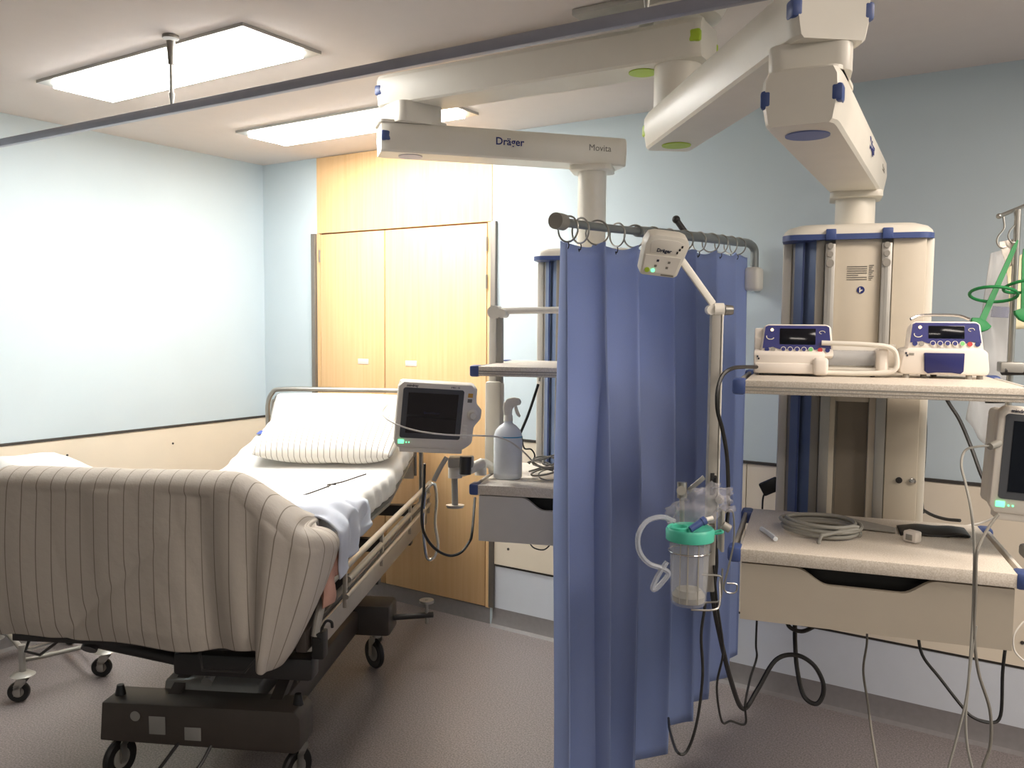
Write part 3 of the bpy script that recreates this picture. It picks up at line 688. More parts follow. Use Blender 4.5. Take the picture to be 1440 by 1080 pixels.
# volumetric pump
q0 = local_on(TR, (-.355, 2.405, SH1))
VF = frame(TR @ Vector((q0.x - .004, q0.y - .03, SH1)), TRR + RA(4))
t = thing('volumetric_pump', 'white infusion pump with blue flap and panel at the right of the upper shelf', 'infusion pump', tuple(VF.translation), TRR)
part('base', MB().prism([(.004, .010), (.0, .02), (.008, .070), (.02, .078), (.192, .078), (.205, .068), (.210, .02), (.205, .010)], 0, .12, bev=.006, M=VF @ Matrix(((1, 0, 0, 0), (0, 0, 1, 0), (0, 1, 0, 0), (0, 0, 0, 1)))), m_pump, t)
pump_head(t, VF, .108, .010, .072, .172, .070)
part('door_flap', MB().prism([(.056, .066), (.150, .066), (.149, .02), (.142, .013), (.12, .016), (.085, .016), (.066, .013), (.058, .02)], -.006, .002, bev=.002, M=VF @ Matrix(((1, 0, 0, 0), (0, 0, 1, 0), (0, 1, 0, 0), (0, 0, 0, 1)))), mat('pump_flap_navy', rgb(28, 32, 92), .4), t, label='dark blue flap')
part('logo_mark', MB().box(.012, .016, -.0015, .001, .062, .067, M=VF).box(.015, .019, -.0015, .001, .056, .061, M=VF), m_print, t)
part('logo_text', MB().box(.021, .033, -.0012, .001, .063, .0645, M=VF).box(.021, .033, -.0012, .001, .0595, .061, M=VF), m_gprint, t)
for x, y_ in ((.018, .012), (.062, .03), (.165, .012), (.192, .02), (.1, .10)):
    part('foot', MB().cyl((x, y_, 0), (x, y_, .014), .008, .007, M=VF), m_greyh, t)
part('carry_handle', MB().tube([(.03, .05, .152), (.06, .06, .162), (.14, .06, .162), (.17, .05, .152)], .004, seg=8, M=VF), m_chrome, t)
# ------------------------------------------------------------------ things on the lower right shelf
hc = TR @ local_on(TR, (-.519, 2.30, SH0))
pts = []
for k in range(5 * 16):
    a_ = 2 * PI * k / 16; lap = k / 16
    r_ = .092 + .006 * math.sin(lap * 2.3 + 1); 
    pts.append((hc.x + 1.02 * r_ * math.cos(a_) + .006 * math.sin(lap * 3), hc.y + .92 * r_ * math.sin(a_) + .004 * math.cos(lap * 2), SH0 + .006 + .0065 * lap + .002 * math.sin(a_ * 2)))
pts += [(hc.x + .10, hc.y - .03, SH0 + .03), (hc.x + .03, hc.y - .11, SH0 + .02), tuple(at(1153, 772, 2.13))]
solo('coiled_hose', MB().tube(pts, .0052, seg=8, sub=2), m_cable, 'grey hose coiled in flat loops at the left of the lower right shelf', 'hose')
pc = Vector((-.30, 2.335, SH0)); PFm = frame(pc, RA(-25))
t = thing('connector_plug', 'translucent white square connector plug lying on the lower right shelf', 'plug', tuple(pc))
part('plug_body', MB().box(-.018, .018, -.014, .014, .001, .03, .005, M=PFm), m_pump, t)
part('contact_plate', MB().box(-.009, .009, -.0155, -.013, .007, .022, .002, M=PFm), m_greyh, t)
bb = MB().grid(lambda s, q_: at(1196 + 205 * s, 742 + 4 * math.sin(s * 6) - 9 * q_ - 4 * s, 2.44 + .07 * q_) + Vector((0, 0, .004 + .012 * math.sin(s * PI) * (q_ - .3))), 30, 6)
# cuff and strap laid on the shelf
def on_shelf(lx, ly, z=0): return TR @ Vector((lx, ly, SH0 + z))
o = solo('blood_pressure_cuff', MB().grid(lambda s, q_: on_shelf(-.02 + .13 * s, -.42 - .02 * s + .07 * q_ * (1 - .5 * s), .006 + .020 * math.sin(q_ * PI) * (1 - s * .6)), 24, 10), m_greyh, 'flat grey cuff lying behind the white plug on the lower right shelf', 'cuff', smooth=180)
o.modifiers.new('thickness', 'SOLIDIFY').thickness = .006
o = solo('black_cloth_strap', MB().grid(lambda s, q_: on_shelf(.12 + .17 * s, -.45 + .10 * q_ + .03 * s, .005 + .018 * math.sin(q_ * PI * 1.0) * math.sin(PI * s) + .004 * math.sin(s * 9)), 26, 10), m_black, 'black fabric strap lying crumpled near the right monitor on the shelf', 'strap', smooth=180)
o.modifiers.new('thickness', 'SOLIDIFY').thickness = .005
solo('clear_tube_piece', MB().tube([on_shelf(-.225, -.53, .006), on_shelf(-.205, -.58, .007), on_shelf(-.185, -.64, .008)], .006, seg=10), m_milky, 'short translucent white tube lying left of the coiled hose', 'tube')
# ------------------------------------------------------------------ patient monitors
def monitor(M, w, h, label, parent_loc, dp=.11):
    t = thing('patient_monitor', label, 'patient monitor', tuple(parent_loc))
    ou = [(-w / 2, -h / 2 + .02), (-w / 2 + .012, -h / 2 + .002), (w / 2 - .03, -h / 2), (w / 2 - .004, -h / 2 + .02), (w / 2 + .001, -.03), (w / 2 + .022, 0), (w / 2 + .022, .03), (w / 2 + .003, .05), (w / 2 - .002, h / 2 - .02), (w / 2 - .02, h / 2), (-w / 2 + .015, h / 2), (-w / 2, h / 2 - .015)]
    part('front_housing', MB().prism([(p[0], p[1]) for p in ou[::-1]][::-1], -.03, 0, bev=.005, M=M), m_mon, t)
    part('rear_housing', MB().box(-w / 2 + .012, w / 2 + .008, -h / 2 + .008, h / 2 - .012, -dp, -.028, .012, M=M), m_mon, t)
    sx0, sx1, sy0, sy1 = -w / 2 + .016, w / 2 - .044, -h / 2 + .036, h / 2 - .018
    bz = part('bezel', MB().prism(rrect(sx1 - sx0, sy1 - sy0, .008, cx=(sx0 + sx1) / 2, cy=(sy0 + sy1) / 2), -.001, .0016, M=M), m_bezel, t)
    part('screen', MB().box(sx0 + .018, sx1 - .018, sy0 + .018, sy1 - .016, .001, .0024, M=M), m_screen, bz)
    part('lettering', MB().text('mindray', .0115, M=M @ Matrix.Translation((-w / 2 + .045, h / 2 - .011, .0005)), bold=.0002), m_print, t)
    part('lettering', MB().text('iMEC 10', .0085, M=M @ Matrix.Translation((w / 2 - .075, h / 2 - .011, .0005))), m_print, t)
    kn = part('control_knob', MB().lathe([(.019, 0), (.019, .004), (.0135, .006), (.0125, .018), (.009, .019), (.008, .017), (.001, .017)], M=M @ Matrix.Translation((w / 2 - .008, .012, 0))), m_white, t)
    part('warning_label', MB().box(w / 2 - .030, w / 2 - .014, .071, .085, 0, .0012, M=M), m_orange, t, label='orange warning label')
    part('info_label', MB().box(w / 2 - .030, w / 2 - .015, .054, .066, 0, .0012, M=M), m_gprint, t)
    for k in range(4):
        yk = -.028 - k * .013
        part('key', MB().box(w / 2 - .038, w / 2 - .022, yk - .005, yk + .005, 0, .003, .001, M=M), m_white, t)
    part('power_key', MB().box(-w / 2 + .012, -w / 2 + .032, -h / 2 + .016, -h / 2 + .030, 0, .003, .002, M=M), m_led, t, label='green lit power key')
    for k in range(2): part('indicator_light', MB().cyl((-w / 2 + .040 + k * .009, -h / 2 + .021, 0), (-w / 2 + .040 + k * .009, -h / 2 + .021, .002), .0022, seg=10, M=M), m_led, t)
    part('handle_lip', MB().box(-w / 2 + .02, w / 2 - .03, -h / 2 - .016, -h / 2 + .004, -.07, -.006, .004, M=M), m_mon, t)
    return t, bz
yaw, pit, rol = .815, -.159, -.068
nn = Vector((math.sin(yaw) * math.cos(pit), -math.cos(yaw) * math.cos(pit), math.sin(pit)))
rr = Vector((math.cos(yaw), math.sin(yaw), 0)); uu = nn.cross(rr)
MC = at(613, 586, 2.80)
MM = face_frame(MC, rr * math.cos(rol) + uu * math.sin(rol), -rr * math.sin(rol) + uu * math.cos(rol))
t, bz = monitor(MM, .262, .225, 'grey patient monitor with dark screen on a swivel arm above the bed corner', MC)
part('screen_logo', MB().text('BeneVision', .012, M=MM @ Matrix.Translation((-.015, .012, .0025)), depth=.0001), mat('dim_blue_screen_print', rgb(30, 34, 66), .4), bz)
# monitor swivel arm
t = thing('swivel_mount', 'white swivel arm joining the grey monitor to the left shelves', 'monitor arm', tuple(at(640, 712, 2.95)))
part('tilt_head', MB().box(-.035, .05, -.02, .012, -.045, .03, .006, M=face_frame(at(645, 648, 2.86), RM @ Vector((1, 0, 0)), (0, 0, 1))), m_greyh, t)
part('clamp', MB().cyl(at(655, 642, 2.83), at(654, 667, 2.83), .020, seg=20), m_dark, t)
part('grey_bracket', MB().tube([at(628, 643, 2.80), at(618, 660, 2.79), at(610, 676, 2.79)], .008, seg=8), m_greyh, t)
part('arm_link', MB().tube([at(640, 665, 2.90), at(660, 660, 2.92), at(678, 651, 2.96)], .018, seg=12), m_white, t)
part('arm_link', MB().tube([at(664, 655, 2.95), at(680, 650, 2.99), at(694, 658, 3.05)], .013, seg=12), m_white, t)
part('joint_sleeve', MB().cyl(at(676, 650, 2.98), at(676, 668, 2.98), .021, seg=20), m_white, t)
part('joint_sleeve', MB().cyl(at(640, 655, 2.90), at(640, 672, 2.90), .024, seg=20), m_white, t)
part('stem', MB().cyl(at(639, 668, 2.90), at(640, 712, 2.90), .011, seg=16), m_greyh, t)
part('stem_disc', MB().cyl(at(640, 710, 2.90), at(640, 714, 2.90), .032, .028, seg=24), m_alu, t)
# right monitor, mostly out of frame
RC = at(1500, 655, 1.95)
RMt = face_frame(RC, Vector((math.cos(.28), math.sin(.28), 0.0)), Vector((-.10, .0, 1)))
RMt = RMt @ Matrix.Rotation(RA(-3), 4, 'Z')
t, bz = monitor(RMt, .30, .255, 'grey patient monitor at the right edge above the lower shelf corner', RC, .16)
t2 = thing('monitor_bracket', 'grey bracket under the monitor at the right edge', 'bracket', tuple(at(1436, 800, 2.05)))
part('bracket_foot', MB().box(-.10, .12, -.05, .05, 0, .03, .008, M=frame(RC + Vector((0.02, .06, -.24)), .28)), m_greyh, t2)
part('bracket_neck', MB().cyl(RC + Vector((0.0, .07, -.22)), RC + Vector((0, .07, -.155)), .03, seg=20), m_white, t2)
part('probe_connector', MB().cyl(at(1392, 628, 1.98), at(1408, 622, 2.0), .008, .010), m_cable, t)
# ------------------------------------------------------------------ hospital bed
BW = .92
BRZ = RA(27.5)
BO = Vector((-2.03, 1.88, 0)) - Vector((math.cos(BRZ), math.sin(BRZ), 0)) * BW
BED = frame(BO, BRZ)        # local x across the bed (right), y from foot to head
bed = thing('hospital_bed', 'height-adjustable hospital bed with brown-grey frame and raised head end on castors', 'hospital bed', tuple(BED @ Vector((BW / 2, 1.0, 0))), BRZ)
def caster(parent, T, x, y, rz, r=.07, label=None):
    F = T @ Matrix.Translation((x, y, 0)) @ Matrix.Rotation(rz, 4, 'Z')
    fk = part('caster', MB().prism([(-.02, .035), (-.024, .03), (-.034, -.004), (-.02, -.012), (0, .0), (.018, .02), (.016, .035)], -.024, -.020, M=F @ Matrix(((1, 0, 0, 0), (0, 0, 1, 0), (0, 1, 0, r * 2 - .02), (0, 0, 0, 1))))
         .prism([(-.02, .035), (-.024, .03), (-.034, -.004), (-.02, -.012), (0, .0), (.018, .02), (.016, .035)], .020, .024, M=F @ Matrix(((1, 0, 0, 0), (0, 0, 1, 0), (0, 1, 0, r * 2 - .02), (0, 0, 0, 1))))
         .box(-.032, -.006, -.024, -.018, r - .012, r * 2 - .01, M=F).box(-.032, -.006, .018, .024, r - .012, r * 2 - .01, M=F)
         .cyl((0, 0, r * 2 + .012), (0, 0, r * 2 + .03), .022, seg=16, M=F), m_steel, parent, label=label)
    part('wheel', MB().lathe([(r * .55, -.008), (r * .92, -.013), (r, -.006), (r, .006), (r * .92, .013), (r * .55, .008)], seg=28, M=F @ Matrix.Translation((-.018, 0, r)) @ Matrix.Rotation(PI / 2, 4, 'X')), m_black, fk)
    part('hub', MB().cyl((-.018, -.012, r), (-.018, .012, r), r * .5, seg=20, M=F), m_greyh, fk)
    return fk
for x, y, rz in ((.17, .22, 1.3), (.83, .22, 1.2), (.14, 1.25, .2), (.84, 1.25, -.75)): caster(bed, BED, x, y, rz, .072)
b = MB().prism([(.13, .165), (.84, .155), (.86, .17), (.86, .28), (.84, .305), (.14, .305)], -.07, .07, bev=.006, M=BED @ Matrix(((1, 0, 0, 0), (0, 0, 1, .21), (0, 1, 0, 0), (0, 0, 0, 1))))
cbm = part('front_crossbeam', b, m_bedg, bed)
part('sticker', MB().cyl((.265, .1385, .262), (.265, .1365, .262), .018, seg=24), m_bedc, cbm, BED, label='round grey sticker')
part('sticker', MB().box(.315, .375, .1365, .139, .20, .265, .004), m_bedc, cbm, BED, label='larger square grey sticker')
part('sticker', MB().box(.445, .505, .1365, .139, .185, .232, .003), m_bedc, cbm, BED, label='smaller square grey sticker')
for x in (.17, .83): part('stop_knob', MB().cyl((x, .21, .302), (x, .21, .34), .02, .012, seg=14), m_black, cbm, BED)
part('rear_crossbeam', MB().box(.10, .92, 1.18, 1.34, .18, .33, .02), m_bedg, bed, BED)
part('base_cover', MB().prism([(.26, .26), (.28, .335), (.55, .36), (1.18, .34), (1.18, .26)], .30, .66, bev=.01, M=BED @ Matrix(((0, 0, 1, 0), (1, 0, 0, 0), (0, 1, 0, 0), (0, 0, 0, 1)))), m_bedc, bed, label='shiny grey base cover')
for x in (.36, .74):
    part('chassis_beam', MB().box(x - .03, x + .03, .15, 1.2, .20, .30, .008), m_bedg, bed, BED)
    part('lift_arm', MB().prism([(.22, .30), (.30, .30), (.92, .57), (.86, .60)], x - .022, x + .022, M=BED @ Matrix(((0, 0, 1, 0), (1, 0, 0, 0), (0, 1, 0, 0), (0, 0, 0, 1)))), m_bedg, bed)
part('lift_column', MB().box(.42, .56, .42, .56, .34, .56, .01).cyl((.49, .22, .36), (.49, .58, .50), .02), m_bedc, bed, BED)
part('upper_crossbar', MB().box(.44, .93, .07, .15, .445, .525, .015), m_dark, bed, BED)
part('tilt_strut', MB().cyl((.20, -.0, .585), (.46, .10, .49), .022, seg=14).cyl((.2, -.02, .56), (.2, .03, .61), .026, seg=14), m_dark, bed, BED)
part('foot_pedal_bar', MB().tube([(.42, .14, .17), (.38, .03, .10), (.355, -.02, .085)], .006, M=BED).tube([(.54, .14, .17), (.52, .09, .12), (.49, .02, .09), (.46, .01, .09)], .006, M=BED), m_dark, bed)
sf = MB().box(0, .035, .0, 1.98, .575, .645, .004).box(.90, .935, .0, 1.98, .575, .645, .004).box(.035, .90, 1.94, 1.98, .58, .64).box(.035, .90, .62, .66, .58, .64).box(.035, .90, 1.2, 1.24, .58, .64)
part('mattress_frame', sf, m_bedg, bed, BED)
part('side_panel_strip', MB().box(.936, .946, .08, 1.94, .545, .628, .002), m_bedm, bed, BED, label='light metal side strip')
part('mattress_platform', MB().box(.04, .88, .05, 1.35, .77, .785).prism([(1.35, .77), (1.35, .785), (1.96, .945), (1.96, .93)], .05, .88, M=Matrix(((0, 0, 1, 0), (1, 0, 0, 0), (0, 1, 0, 0), (0, 0, 0, 1)))).box(.3, .34, .1, 1.9, .64, .77).box(.6, .64, .1, 1.9, .64, .77), m_bedc, bed, BED)
part('footboard', MB().prism(rrect(.80, .47, .17, cx=.45, cy=.845), -.012, .012, bev=.004, M=BED @ Matrix(((1, 0, 0, 0), (0, 0, 1, .0), (0, 1, 0, 0), (0, 0, 0, 1)))), m_beige, bed)
fb = part('foot_bumper', MB().box(-.03, .50, -.075, -.045, .600, .632, .005).box(.52, .84, -.075, -.045, .600, .632, .005), m_dark, bed, BED)
part('bumper_bracket', MB().tube([(.60, -.06, .605), (.63, -.10, .545), (.77, -.10, .545), (.82, -.06, .605)], .005, seg=6, sub=1, M=BED), m_dark, fb)
part('bumper_bracket', MB().tube([(.02, -.06, .60), (.02, -.08, .57), (.07, -.08, .56), (.12, -.06, .60)], .005, seg=6, sub=1, M=BED), m_dark, fb)
part('head_rail', MB().tube([(.02, 2.0, .64), (.02, 2.0, 1.05), (.02, 2.0, 1.18), (.045, 2.0, 1.245), (.11, 2.0, 1.27), (.46, 2.0, 1.272), (.81, 2.0, 1.27), (.875, 2.0, 1.245), (.90, 2.0, 1.18), (.90, 2.0, 1.05), (.90, 2.0, .64)], .013, seg=12, M=BED)
     .tube([(.05, 1.985, .80), (.05, 1.985, 1.16), (.07, 1.985, 1.21), (.12, 1.985, 1.235), (.46, 1.985, 1.237), (.80, 1.985, 1.235), (.85, 1.985, 1.21), (.87, 1.985, 1.16), (.87, 1.985, .80)], .008, seg=10, M=BED), m_steel, bed)
part('headboard', MB().box(.06, .86, 1.985, 2.0, .78, 1.18, .006), m_beige, bed, BED)
for sx, u in ((1, .968), (-1, -.04)):
    for z, y0, y1, rr_ in ((.665, .30, 1.84, .010), (.71, .36, 1.88, .012), (.765, .16, 1.92, .013)):
        part('side_rail_bar', MB().cyl((u + (.01 if z < .7 else 0), y0, z), (u + (.01 if z < .7 else 0), y1, z + .01), rr_, seg=12), m_bedm, bed, BED)
    for yv in (.32, .85, 1.40, 1.86):
        part('rail_post', MB().box(u - .006, u + .008, yv - .010, yv + .010, .62, .775, .003), m_bedm, bed, BED)
part('rail_end', MB().tube([(.968, .16, .765), (.965, .10, .74), (.96, .05, .68), (.955, .03, .62)], .014, seg=10, M=BED), m_greyh, bed)
part('brake_box', MB().box(.945, .985, .02, .075, .545, .635, .006).box(.955, .975, .010, .02, .60, .62).tube([(.97, .04, .635), (.985, .05, .665), (1.0, .06, .66), (1.002, .065, .64)], .005, seg=6), m_black, bed, BED)
part('hanging_loop', MB().tube([at(600, 688, 4.42), at(611, 681, 4.42), at(614, 705, 4.42), at(612, 735, 4.42), at(616, 765, 4.42), at(610, 784, 4.42), at(601, 785, 4.42), at(597, 765, 4.42), at(595, 735, 4.42), at(597, 705, 4.42)], .009, seg=8, closed=True), m_chrome, bed)
kb = part('pole_holder', MB().cyl((.92, 1.26, .25), (1.10, 1.32, .25), .014, seg=12), m_dark, bed, BED)
part('holder_rod', MB().cyl((1.07, 1.31, .21), (1.07, 1.31, .33), .008, seg=10).cyl((1.07, 1.31, .312), (1.07, 1.31, .325), .035, seg=20), m_steel, kb, BED)
for yv in (.9, 1.55): part('under_bracket', MB().box(.915, .94, yv, yv + .05, .52, .575, .004), m_dark, bed, BED)
# mattress in its white sheet
def mz(v): return .93 + (.265 * (v - 1.38) if v > 1.38 else 0) - .03 * math.exp(-((v - 1.38) / .12) ** 2) * 0
ring_ = rrect(.87, .135, .040, 6)
nR_ = 90
# denser ring along the sides and top
def resample(P, n):
    P = P + [P[0]]; L = [0]
    for a, c in zip(P[:-1], P[1:]): L.append(L[-1] + math.dist(a, c))
    out = []
    for k in range(n):
        s_ = L[-1] * k / n
        i = max(j for j in range(len(L)) if L[j] <= s_ + 1e-9); i = min(i, len(P) - 2)
        f_ = (s_ - L[i]) / max(1e-9, L[i + 1] - L[i]); out.append((P[i][0] + (P[i + 1][0] - P[i][0]) * f_, P[i][1] + (P[i + 1][1] - P[i][1]) * f_))
    return out
ring_ = resample(ring_, nR_)
V = []; Fc = []; nv = 80
for j in range(nv):
    s_ = j / (nv - 1); v = .055 + 1.90 * s_
    k = 1.0
    e_ = min(s_, 1 - s_) * 1.9
    if e_ < .04: k = .90 + .10 * math.sqrt(max(0, e_ / .04))
    for (x, y_) in ring_:
        top = y_ > .02; sidew = abs(x) > .40
        n_ = noise.noise(Vector((x * 3, v * 4, y_ * 3)))
        dz = .006 * n_ if top else 0
        dx = 0
        if sidew: dx = math.copysign(1, x) * (.010 * math.sin(v * 46 + y_ * 22 + 3 * n_) + .008 * n_) * (1 - abs(y_) / .09)
        V.append((.455 + x * (k if sidew else 1) + dx, v, mz(v) - .0675 + y_ * k + dz))
for j in range(nv - 1):
    for i in range(nR_): Fc.append((j * nR_ + i, j * nR_ + (i + 1) % nR_, (j + 1) * nR_ + (i + 1) % nR_, (j + 1) * nR_ + i))
Fc.append(list(range(nR_))[::-1]); Fc.append([(nv - 1) * nR_ + i for i in range(nR_)])
o = solo('mattress', MB().add(V, Fc), m_sheet, 'bed mattress tightly wrapped in a bright white sheet, raised at the head', 'mattress', T=BED, smooth=70)
WMm = o
pr_ = MB()
def patch(parent, name, u, v, wdt, hgt, m, slope=0):
    z = mz(v) + .009
    b_ = MB().box(u - wdt / 2, u + wdt / 2, v - hgt / 2, v + hgt / 2, z - .0008 , z + .0006)
    return part(name, b_, m, parent, BED)
F_ = face_frame(Vector((.068, 1.79, mz(1.79) + .012)), (1, 0, 0), (0, 1, .265))
pz = part('blue_fabric_print', MB().prism([(-.022, -.022), (.026, -.022), (.030, .024), (-.018, .024)], -.002, .001, M=F_), m_bprint, WMm, BED)
for u, v, m_ in ((.50, 1.02, m_rprint), (.53, 1.03, m_rprint), (.62, .96, m_rprint)): patch(WMm, 'faint_print', u, v, .022, .02, m_)
def cushion(w_, l_, h_, seed=0, pinch=.06):
    n1, n2 = 46, 32; V = []; U = []
    for side_ in (1, -1):
        for j in range(n2):
            for i in range(n1):
                s_ = -1 + 2 * i / (n1 - 1); t_ = -1 + 2 * j / (n2 - 1)
                th = max(0, (1 - abs(s_) ** 3.2) * (1 - abs(t_) ** 2.6)) ** .55
                px_ = s_ * w_ / 2 * (1 - pinch * (1 - abs(t_)) * 0 - .05 * t_ * t_ * abs(s_)); py_ = t_ * l_ / 2 * (1 - .05 * s_ * s_)
                nz = noise.noise(Vector((s_ * 2.2 + seed, t_ * 1.8, side_))) * .10 * h_
                V.append((px_, py_, side_ * th * (h_ / 2) + nz * th)); U.append(((s_ + 1) / 2 * w_ + side_ * 0, (t_ + 1) / 2 * l_))
    Fc = []
    for sd in range(2):
        o_ = sd * n1 * n2
        for j in range(n2 - 1):
            for i in range(n1 - 1): Fc.append((o_ + j * n1 + i, o_ + j * n1 + i + 1, o_ + (j + 1) * n1 + i + 1, o_ + (j + 1) * n1 + i))
    m = MB().add(V, Fc); m.uv = U; return m
def weld(o):
    b_ = bmesh.new(); b_.from_mesh(o.data); bmesh.ops.remove_doubles(b_, verts=b_.verts[:], dist=.0004); bmesh.ops.recalc_face_normals(b_, faces=b_.faces[:]); b_.to_mesh(o.data); b_.free()
PIL = BED @ Matrix.Translation((.525, 1.56, 1.07)) @ Matrix.Rotation(RA(3), 4, 'Z') @ Matrix.Rotation(RA(21), 4, 'X')
o = solo('pillow', cushion(.72, .42, .19), m_stripe_p, 'plump striped white pillow in front, lying on the sheet', 'pillow', T=PIL, smooth=180); weld(o)
PIL2 = BED @ Matrix.Translation((.47, 1.885, 1.12)) @ Matrix.Rotation(RA(66), 4, 'X')
cu2 = cushion(.78, .30, .11, 5); cu2.uv = None
o = solo('pillow', cu2, m_sheet, 'plain white pillow behind the striped one, leaning on the head rail', 'pillow', T=PIL2, smooth=180); weld(o)
# duvet folded over the footboard
def duvet_base(W):                       # base line of the hanging duvet: position and outward direction
    if W < 1.0: return (-.055 + W * .975, -.112, 0, -1)
    if W < 1.157:
        a_ = (W - 1.0) / .157 * PI / 2; return (.92 + .10 * math.sin(a_), -.112 + .10 * (1 - math.cos(a_)), math.sin(a_), -math.cos(a_))
    return (1.02, -.012 + (W - 1.157), 1, 0)
WT = 1.24
def duvet_fn(s_, q_):
    W = s_ * WT; u0, v0, ox, oy = duvet_base(W)
    H = 1.165 - .175 * ss(.70, 1.0, u0) - .02 * ss(1.1, 1.24, W) + .004 * noise.noise(Vector((W * 9, 0, 1)))
    zb = .625 - .070 * ss(.80, .92, u0) + .10 * ss(1.12, 1.24, W) + .006 * math.sin(W * 17) + .012 * math.sin(W * 5 + 1)
    ix, iy = u0 - ox * .075, v0 - oy * .075
    if q_ < .62:
        t_ = q_ / .62; z = zb + (H - .05 - zb) * t_
        k = .45 + .8 * ss(.35, .8, W)
        fold = k * (.010 * math.sin(W * 43 + 3.2 * math.sin(W * 5.3) + 1.6 * t_) * (1.1 - .45 * t_) * (.55 + 1.2 * noise.noise(Vector((W * 3, z, 8))))
                    + .012 * abs(noise.noise(Vector((W * 9 + z * 2.0, z * 1.2, 4))))) + .024 * noise.noise(Vector((W * 4, z * 1.6, .3))) - .014 * math.exp(-((W - .25 - (z - .65) * 1.1) / .03) ** 2) * (1 - t_)
        fold *= 1 - .6 * ss(1.0, 1.1, W)
        bell = .016 * math.sin(t_ * PI)
        pull = .135 * ss(.78, 1.0, u0) * (1 - t_) ** 1.1
        hem = -.010 * (1 - min(1, t_ * 9))
        return Vector((u0 + ox * (fold + bell + hem) - pull, v0 + oy * (fold + bell + hem), z))
    ue = min(u0, .88) - .04 * ss(1.0, 1.24, W); ve = .46 + .015 * math.sin(W * 12) + .05 * ss(1.0, 1.24, W); ze = .955
    if q_ < .78:
        a_ = (q_ - .62) / .16 * PI / 2
        wr = .003 * noise.noise(Vector((W * 14, a_, 7)))
        return Vector((u0 + (ix - u0) * (1 - math.cos(a_)), v0 + (iy - v0) * (1 - math.cos(a_)), H - .05 + .05 * math.sin(a_) + wr))
    t_ = (q_ - .78) / .22
    u_ = ix + (ue - ix) * t_; v_ = iy + (ve - iy) * t_
    zz = H + (ze - H) * ss(0, .75, t_) + .008 * noise.noise(Vector((u_ * 7, v_ * 7, 5)))
    return Vector((u_, v_, max(zz, .955)))
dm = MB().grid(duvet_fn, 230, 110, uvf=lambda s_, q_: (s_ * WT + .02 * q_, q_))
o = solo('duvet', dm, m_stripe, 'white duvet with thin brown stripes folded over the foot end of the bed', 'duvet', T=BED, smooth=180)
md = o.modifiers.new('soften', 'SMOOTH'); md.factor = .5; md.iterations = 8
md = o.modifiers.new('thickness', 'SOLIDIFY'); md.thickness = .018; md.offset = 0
# pale blue gown, straps and a lead by the duvet
def gown_fn(s_, q_):
    v = .16 + .40 * s_; u = .74 + .26 * min(1, q_ / .62)
    z = .972
    if q_ > .5: z = .972 - (q_ - .5) / .5 * (.20 - .10 * s_) 
    n_ = noise.noise(Vector((s_ * 4, q_ * 4, 9)))
    z += .05 * abs(n_) + .035 * math.sin(s_ * PI) * math.sin(min(1, q_ * 1.4) * PI)
    return Vector((u + .02 * n_ + .012 * math.sin(s_ * 16) * q_, v + .03 * noise.noise(Vector((s_ * 3, q_ * 3, 2))), z))
o = solo('folded_gown', MB().grid(gown_fn, 50, 40), m_gown, 'pale blue cotton gown spilling over the mattress edge next to the duvet', 'gown', T=BED, smooth=180)
o.modifiers.new('thickness', 'SOLIDIFY').thickness = .006
def ribbon(pts, width_dir, wd, sub=5):
    P = [Vector(p) for p in pts]; Q = []
    n = len(P)
    for i in range(n - 1):
        p0 = P[i - 1] if i > 0 else P[0]; p1 = P[i]; p2 = P[i + 1]; p3 = P[i + 2] if i + 2 < n else P[-1]
        for k in range(sub):
            t = k / sub; Q.append(0.5 * ((2 * p1) + (p2 - p0) * t + (2 * p0 - 5 * p1 + 4 * p2 - p3) * t * t + (3 * p1 - p0 - 3 * p2 + p3) * t ** 3))
    Q.append(P[-1]); wv = Vector(width_dir).normalized() * wd / 2
    V = []; 
    for p in Q: V += [p - wv, p + wv]
    return MB().add(V, [(2 * i, 2 * i + 1, 2 * i + 3, 2 * i + 2) for i in range(len(Q) - 1)])
for pts_, wd_, lab in (([(.945, .12, .885), (.962, .115, .83), (.972, .10, .765), (.985, .075, .715), (.998, .06, .725), (.992, .07, .77), (.980, .09, .82), (.965, .11, .86)], .055, 'faded pink strap folded double, hanging next to the lower duvet corner'),
                       ([(.945, .20, .895), (.960, .19, .84), (.975, .175, .79), (.985, .165, .80), (.978, .17, .85), (.960, .185, .885)], .060, 'faded pink strap hanging behind the folded double one')):
    rb = ribbon(pts_, (.45, 1, .1), wd_)
    rb.v = [p + Vector((.006 * noise.noise(p * 30), .008 * noise.noise(p * 22), .004 * noise.noise(p * 26))) for p in rb.v]
    o = solo('folded_strap', rb, m_strap, lab, 'strap', T=BED, smooth=180)
    o.modifiers.new('thickness', 'SOLIDIFY').thickness = .006
solo('black_lead', MB().tube([(.66, .60, .95), (.70, .72, .95), (.735, .86, .953), (.74, .90, .955), (.76, .98, .95), (.79, 1.15, .946), (.80, 1.22, .943)], .003, seg=6).tube([(.735, .86, .95), (.72, .9, .952), (.75, .92, .95)], .003, seg=6), m_black, 'thin black lead lying on the white sheet', 'lead', T=BED)
